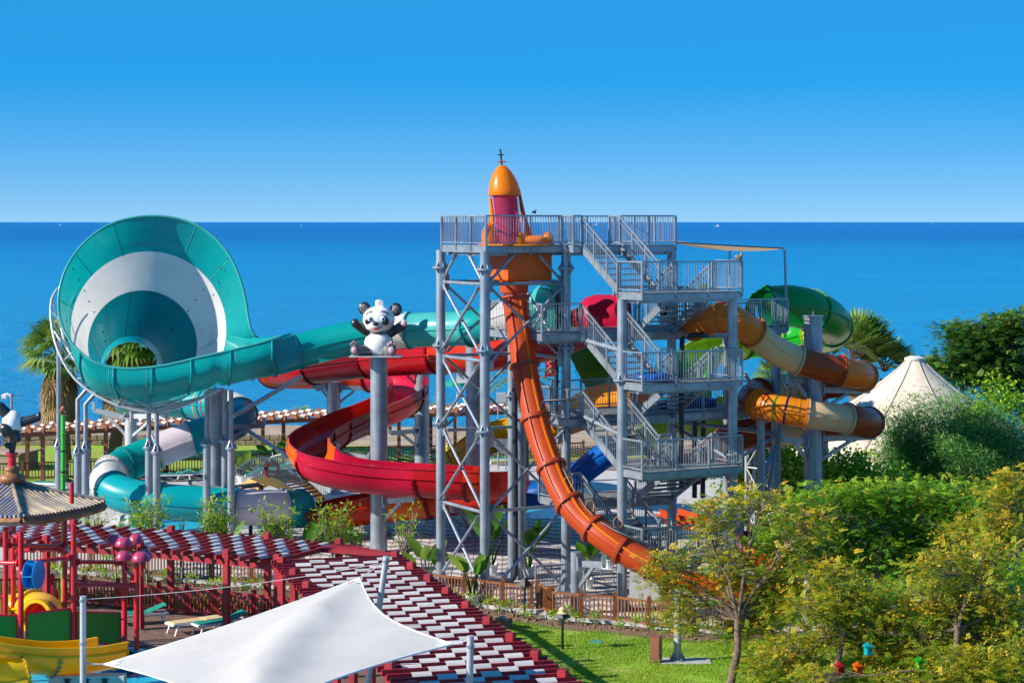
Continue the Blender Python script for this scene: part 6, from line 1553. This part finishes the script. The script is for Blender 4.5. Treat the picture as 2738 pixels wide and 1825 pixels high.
# fan palms
def fanpalm(label, tb, cc, r, nf, skirt=True, m='leafpalm', tr=.3, e0=-25, dr=.15, skw=.6):
    t = thing("fan_palm", label, "palm tree", tb); c = Vector(cc)
    make("trunk", MB().path([tb, Vector(tb).lerp(c, .5), c - V(0, 0, r * .3)], [tr * 1.15, tr, tr], 14), M['palmbark'], t, smooth=60)
    def fan(dirs, mat_, rr, droopy):
        vs = []; ts = []; pet = MB()
        for d in dirs:
            d = Vector(d).normalized(); tip = c + d * rr * .55 - V(0, 0, droopy * rr * .3); pet.path([c + V(0, 0, -.1 * rr), c + d * rr * .3, tip], .02, 5)
            s = d.cross(ZU); s = s.normalized() if s.length > .05 else V(1, 0, 0); s = (s + Vector(rng.normal(0, .2, 3))).normalized(); nn = s.cross(d); tn = float(np.clip(rng.normal(.5, .2), 0, 1))
            for k in range(19):
                a = (k - 9) / 9 * 1.75; e = (d * math.cos(a) + s * math.sin(a) + nn * (-.25 * abs(math.sin(a)))).normalized(); ln = rr * .62 * (1 - .15 * abs(a)) * rng.uniform(.9, 1.08)
                w = e.cross(nn).normalized() * .034 * rr; m1 = tip + e * ln * .6; m2 = tip + e * ln - V(0, 0, (.12 + droopy) * ln)
                vs += [tip, m1 + w, m2, m1 - w]; ts.append(tn + rng.normal(0, .06) + (.15 if k % 2 else 0))
        v = np.array([tuple(x) for x in vs]); return v, np.clip(np.array(ts), 0, 1), pet
    dirs = [(math.cos(a) * math.cos(e), math.sin(a) * math.cos(e), math.sin(e)) for a, e in [(i * 2.4, R(e0 + (78 - e0) * (i / nf))) for i in range(nf)]]
    v, ts, pet = fan(dirs, m, r, dr)
    make("petiole", pet, M['palmbark'], t, kind="stuff"); npmesh("frond_crown", v, np.arange(len(v)).reshape(-1, 4), M[m], t, tint=ts.repeat(4), kind="stuff")
    if skirt:
        dirs = [(math.cos(a) * skw, math.sin(a) * skw, -1.0 - .4 * rng.random()) for a in [i * 2.4 for i in range(34)]]
        v2 = []; t2 = []
        for lv in (0, .45, .95):
            c0 = c; c = c0 - V(0, 0, lv * r * .7); q, w, _ = fan(dirs, m, r * .8, .5); v2.append(q); t2.append(w); c = c0
        v2 = np.concatenate(v2); t2 = np.concatenate(t2); npmesh("dead_skirt", v2, np.arange(len(v2)).reshape(-1, 4), M['leafdead'], t, tint=t2.repeat(4), kind="stuff")
    return t
def gx_(u, Y): return V((u - U0) * Y / FPX, Y, 0)
fanpalm("fan palm with a brown skirt standing left of the bowl", gx_(178, 123), P(158, 940, 122.5), 2.5, 34, tr=.27)
fanpalm("dry fan palm seen through the drain hole of the bowl", gx_(303, 123.5), P(352, 897, 123), 3.0, 44, tr=.34, skw=1.15)
fanpalm("bushy fan palm with stiff upright leaves behind the tan slide", gx_(2285, 116), P(2285, 950, 116), 2.5, 40, False, tr=.3, e0=12, dr=-.08)
fanpalm("low fan palm half hidden behind the cream tube", gx_(2100, 104), P(2085, 1010, 104), 1.5, 24, False, tr=.25)
fanpalm("smaller fan palm just left of the tent, behind the other", gx_(2372, 118), P(2365, 985, 118), 1.9, 26, False, tr=.28, e0=5, dr=-.05)
def datepalm(label, tb, cc, Lf, nf):
    t = thing("date_palm", label, "palm tree", tb); c = Vector(cc); make("trunk", MB().path([tb, c], [.3, .24], 12), M['palmbark'], t, smooth=60); vs = []; ts = []; rb = MB()
    for i in range(nf):
        a = i * 2.4; e = R(75 - 85 * i / nf); d = V(math.cos(a) * math.cos(e), math.sin(a) * math.cos(e), math.sin(e)); pts = []
        for k in range(9): s = k / 8; pts.append(c + d * Lf * s - V(0, 0, .55 * Lf * s * s * (.5 + .5 * math.cos(e))))
        rb.path(pts, [.03 * (1 - .8 * k / 8) for k in range(9)], 5, caps=False); s_ = d.cross(ZU).normalized() if abs(d.z) < .99 else V(1, 0, 0)
        for k in range(44):
            s = .12 + .88 * k / 44; x = s * 8; j = min(7, int(x)); p = pts[j].lerp(pts[j + 1], x - j); tg = (pts[j + 1] - pts[j]).normalized()
            for sg in (-1, 1):
                e2 = (s_ * sg * .8 + tg * .7 + V(0, 0, .15) + Vector(rng.normal(0, .08, 3))).normalized(); ln = .5 * (1 - .55 * s); w = e2.cross(ZU).normalized() * .02
                vs += [p, p + e2 * ln * .5 + w, p + e2 * ln - V(0, 0, .08), p + e2 * ln * .5 - w]; ts.append(float(np.clip(rng.normal(.5, .2), 0, 1)))
    v = np.array([tuple(x) for x in vs]); make("rachis", rb, M['palmbark'], t, kind="stuff"); npmesh("frond_crown", v, np.arange(len(v)).reshape(-1, 4), M['leafpalm'], t, tint=np.array(ts).repeat(4), kind="stuff")
datepalm("date palm with arching fronds behind the orange tube", gx_(1400, 112), P(1400, 1010, 112), 2.6, 30)
# banana plants, pots, oleanders, seedlings
def banana(label, base, h, n, pot=False, group="banana plants around the plaza", name="banana_plant"):
    base = Vector(base); t = thing(name, label, "plant", base + V(0, 0, .4 if pot else 0), group); b = base + V(0, 0, .35 if pot else 0)
    vs = []; ts = []; st_ = MB(); lo = [] 
    for i in range(n):
        a = i * 2.2 + rng.random(); lean = .05 + .20 * rng.random(); hh = h * (.55 + .45 * rng.random()); q = b + V(math.cos(a) * .06, math.sin(a) * .06, 0); top = q + V(math.cos(a) * lean * hh, math.sin(a) * lean * hh, hh * .55)
        st_.path([q, q.lerp(top, .5) + V(0, 0, .05), top], [.045, .03, .018], 6); d = (top - q).normalized(); d = (d + V(math.cos(a), math.sin(a), 0) * .22).normalized(); s = d.cross(ZU).normalized(); s = (V(1, 0, 0) - d * d.x + Vector(rng.normal(0, .45, 3))).normalized(); s = (s - d * s.dot(d)).normalized(); nn = s.cross(d); L_ = hh * .52; W_ = .19 + .06 * rng.random(); mbl = MB(); rows = []
        for k in range(8):
            x = k / 7; c = top + d * L_ * x + V(math.cos(a), math.sin(a), -.8) * (.22 * L_ * x * x); w = W_ * math.sin(PI * min(1, x * .88 + .12)) ** .7 * (1 if k < 7 else .05)
            rows.append([c - s * w + nn * (.25 * w), c, c + s * w + nn * (.25 * w)])
        tn = float(np.clip(rng.normal(.5, .25), 0, 1)); vv = np.array([tuple(p) for r_ in rows for p in r_]); qd = np.array([(3 * k + j, 3 * k + j + 1, 3 * k + j + 4, 3 * k + j + 3) for k in range(7) for j in (0, 1)])
        npmesh("leaf_blade", vv, qd, M['leafbanana'], t, tint=np.full(len(vv), tn))
    make("stalk", st_, M['bamboo'] if False else M['leafbanana'], t, smooth=60)
    return t
def pot(base, label, r=.28, h=.42):
    t = thing("plant_pot", label, "pot", base, "white pots on the plaza"); make("body", MB().lathe(base, [(0, .04), (r * .72, .04), (r, h), (r * 1.08, h), (r * 1.08, h - .05), (r * .95, h - .06)], 20), M['white'], t, smooth=40); make("saucer", MB().lathe(base, [(0, 0), (r * 1.1, 0), (r * 1.2, .04), (0, .04)], 20), M['white'], t, smooth=40); make("soil", MB().lathe(base + V(0, 0, h - .07), [(r * .95, 0), (0, .02)], 16), M['soil'], t)
for (u, v, h, n, label) in ((1413, 1541, 2.0, 9, "in front of the slim grey column"), (1568, 1575, 2.4, 4, "beside the short column under the orange tube"), (1314, 1535, 2.8, 5, "just right of the front rocket leg"), (1367, 1426, 2.2, 6, "beside the top of the long dark pipe"), (1220, 1386, .8, 3, "under the red flume between the rocket legs"), (1264, 1618, 1.9, 6, "behind the fence left of the front rocket leg"), (647, 1292, 1.6, 8, "by the small foot bridge"), (1627, 1520, .7, 3, "behind the bar gate under the orange tube")):
    p = G(u, v); pot(p, "white pot " + label); banana("potted banana plant " + label, p, h, n, True)
for (u, v, h, n, label) in ((1138, 1562, 2.3, 6, "tall banana plant at the left end of the front fence"), (800, 1530, 2.6, 5, "banana plant leaning on the left of the panda column"), (725, 1255, 1.9, 4, "upright banana clump behind the foot bridge"), (612, 1510, 2.2, 3, "banana leaf beside the oleander in front of the lilac tube")): banana(label, G(u, v), h, n)
def oleander(label, base, h, w, n, dens=1.0):
    base = Vector(base); t = thing("oleander_shrub", label, "shrub", base, "oleanders in the planting bed"); st_ = MB(); cents = []
    k = base + V(0, 0, h * .28); st_.path([base, k], [.04, .035], 6)
    for i in range(n):
        a = rng.uniform(0, 2 * PI); rr = w * rng.uniform(.1, 1) ** .6; q = base + V(math.cos(a) * rr, math.sin(a) * rr * .6, h * rng.uniform(.5, 1.0)); limb(st_, k, q, .022, .007, .15, 4); cents.append(tuple(q)); cents.append(tuple(k.lerp(q, .75)))
    make("stem", st_, M['paletwig'], t, kind="stuff"); leafobj("foliage", [leaves(np.array(cents), int(16 * dens), .14, .21, .14, .9, -.3, .55, .3)], M['leafmel'], t)
for (u, v, h, w, n, dn, label) in ((393, 1562, 3.3, .75, 34, 1, "oleander in front of the turquoise tube flange, left one"), (570, 1552, 3.1, .65, 34, 1.2, "dense oleander in front of the turquoise tube, beside a banana leaf"), (735, 1545, 2.9, .85, 40, .65, "airy oleander in front of the deep teal tube end"), (890, 1535, 2.8, .8, 34, .8, "oleander in front of the dark red flume end"), (945, 1530, 1.7, .4, 18, .8, "short oleander just left of the panda column"), (1083, 1555, 2.9, .6, 26, .25, "sparse twiggy oleander right of the panda column"), (310, 1560, 2.3, .55, 24, .7, "low oleander left of the short pale column"), (250, 1535, 2.9, .6, 26, .5, "thin oleander behind the pagoda roof corner"), (486, 1560, 2.6, .4, 12, .2, "nearly leafless stems in front of the blue splash pool"), (1270, 1265, 1.9, .5, 22, 1.0, "round green shrub beyond the fence left of the long dark pipe"), (805, 1128, .9, .5, 16, .9, "grey green shrub on the beach behind the capped column"), (500, 1132, .8, .4, 12, .6, "small beach shrub behind the bowl legs"), (130, 1146, 1.6, .45, 12, .3, "thin leggy beach shrub at the far left"), (1165, 1120, 1.3, .4, 10, .3, "leggy beach shrub left of the left rocket leg")):
    oleander(label, G(u, v), h, w, n, dn)
sb = None; bed = [(-19, 83.1), (-16.8, 82.3), (-10.05, 79.4), (-3.3, 76.6), (-1.74, 75.7), (-.33, 74.6), (1.3, 73.0), (3.6, 71.9), (6.1, 70.4), (8, 70.5)]
for i in range(46):
    s = (i + rng.random() * .8) / 46 * 27 - 19
    for (x0, y0), (x1, y1) in zip(bed, bed[1:]):
        if x0 <= s <= x1:
            y = y0 + (y1 - y0) * (s - x0) / (x1 - x0) + rng.normal(0, .2); h = rng.uniform(.3, .65)
            b = V(s, y, .01); t = thing("seedling", "young oleander seedling in the dug soil by the chestnut fence", "plant", b, "seedlings in the planting bed"); n = 5; cc = [tuple(b + V(rng.normal(0, .1), rng.normal(0, .06), h * rng.uniform(.4, 1))) for _ in range(n)]
            st_ = MB(); [limb(st_, b, c, .012, .005, .1, 3) for c in cc]; make("stem", st_, M['paletwig'], t, kind="stuff"); leafobj("foliage", [leaves(np.array(cc), 14, .08, .15, .16, .8, -.6, .6, .25)], M['leafvine'], t); break
for i in range(14):                                         # low hedge between red fence and path
    p = G(20 + i * 58, 1606 + 4.2 * i); t = thing("low_shrub", "low dark shrub along the foot of the red fence", "shrub", p, "low shrubs behind the red fence"); cc = inell(tuple(p + V(0, .55, .28)), (.4, .2, .25), 16); leafobj("foliage", [leaves(cc, 22, .12, .13, .3, .8, 0, .4, .2)], M['leafmel'], t); st_ = MB(); [limb(st_, p + V(0, .5, 0), c, .012, .005, .1, 3) for c in cc[:5]]; make("stem", st_, M['bark'], t, kind="stuff")
# clods of dug soil and rocks in the bed
mb = MB()
for i in range(420):
    s = rng.uniform(-19, 8)
    for (x0, y0), (x1, y1) in zip(bed, bed[1:]):
        if x0 <= s <= x1:
            y = y0 + (y1 - y0) * (s - x0) / (x1 - x0) + rng.normal(0, .35); r = rng.uniform(.03, .11); mb.ell((s, y, .01), (r, r * .8, r * .6), n=6, k=4, ax=rotax(rng.random() * 3)); break
tag(make("soil_clods", mb, M['soil'], smooth=180), kind="stuff")
# things on the landings
def raft(u, v, Y, label):
    c = P(u, v, Y); t = thing("raft", label, "raft", c, "blue rafts on the tower"); make("tube_ring", MB().lathe(c + V(0, 0, .14), [(.5 + .17 * math.cos(2 * PI * i / 10), .15 * math.sin(2 * PI * i / 10)) for i in range(10)], 24, close=True), M['blue'], t, smooth=180); make("floor", MB().lathe(c + V(0, 0, .08), [(.5, 0), (0, .02)], 20), M['navy'], t)
q = L(.75, .8, ZL[1] + .005)
for (a, b, z, label) in ((.75, .7, ZL[1], "blue raft lying on the second stair landing"), (5.4, 6, ZB[2], "dark blue raft stored on the middle rear platform, left"), (6.8, 6.2, ZB[2], "dark blue raft stored on the middle rear platform, right")):
    c = L(a, b, z + .01); t = thing("raft", label, "raft", c, "blue rafts on the tower"); make("tube_ring", MB().lathe(c + V(0, 0, .16), [(.52 + .17 * math.cos(2 * PI * i / 10), .16 * math.sin(2 * PI * i / 10)) for i in range(10)], 24, close=True), M['blue'], t, smooth=180); make("floor", MB().lathe(c + V(0, 0, .08), [(.5, 0), (0, .02)], 20), M['navy'], t)
for (a, b, label) in ((5.3, 6.6, "potted palm on the upper right platform, left one"), (7.0, 6.4, "potted palm on the upper right platform, right one")): 
    c = L(a, b, ZB[1] + .01); pot(c, "white pot of the " + label, .22, .36); banana(label, c, 1.5, 9, True, "potted palms on the platform", "potted_palm")
el = P(1342, 1064, 118); t = thing("electric_cabinet", "pale grey electric cabinet on posts behind the orange tube", "cabinet", V(el.x, el.y, 0)); make("cabinet", MB().box(el, (.62, .4, .62), 0, None, .03), M['steelpale'], t); make("door", MB().box(el + V(0, -.21, 0), (.5, .03, .5), 0, None, .01), M['steelpale'], t)
for x in (-.22, .22): make("leg", MB().tube(V(el.x + x, el.y, 0), V(el.x + x, el.y, el.z - .28), .04, n=8), M['steel'], t)
gt = thing("bar_gate", "grey bar gate on the plaza under the orange tube", "gate", G(1600, 1580)); g0, g1 = G(1555, 1577), G(1655, 1572)
fr_ = MB(); fr_.bar(g0 + V(0, 0, 1.15), g1 + V(0, 0, 1.15), .04, .04); fr_.bar(g0 + V(0, 0, .1), g1 + V(0, 0, .1), .04, .04)
for e in (g0, g1): fr_.bar(e, e + V(0, 0, 1.2), .05, .05)
make("gate_frame", fr_, M['steel'], gt); bl = MB(); [bl.tube(g0.lerp(g1, i / 14) + V(0, 0, .1), g0.lerp(g1, i / 14) + V(0, 0, 1.15), .012, n=5) for i in range(1, 14)]; make("baluster", bl, M['steel'], gt, kind="stuff")
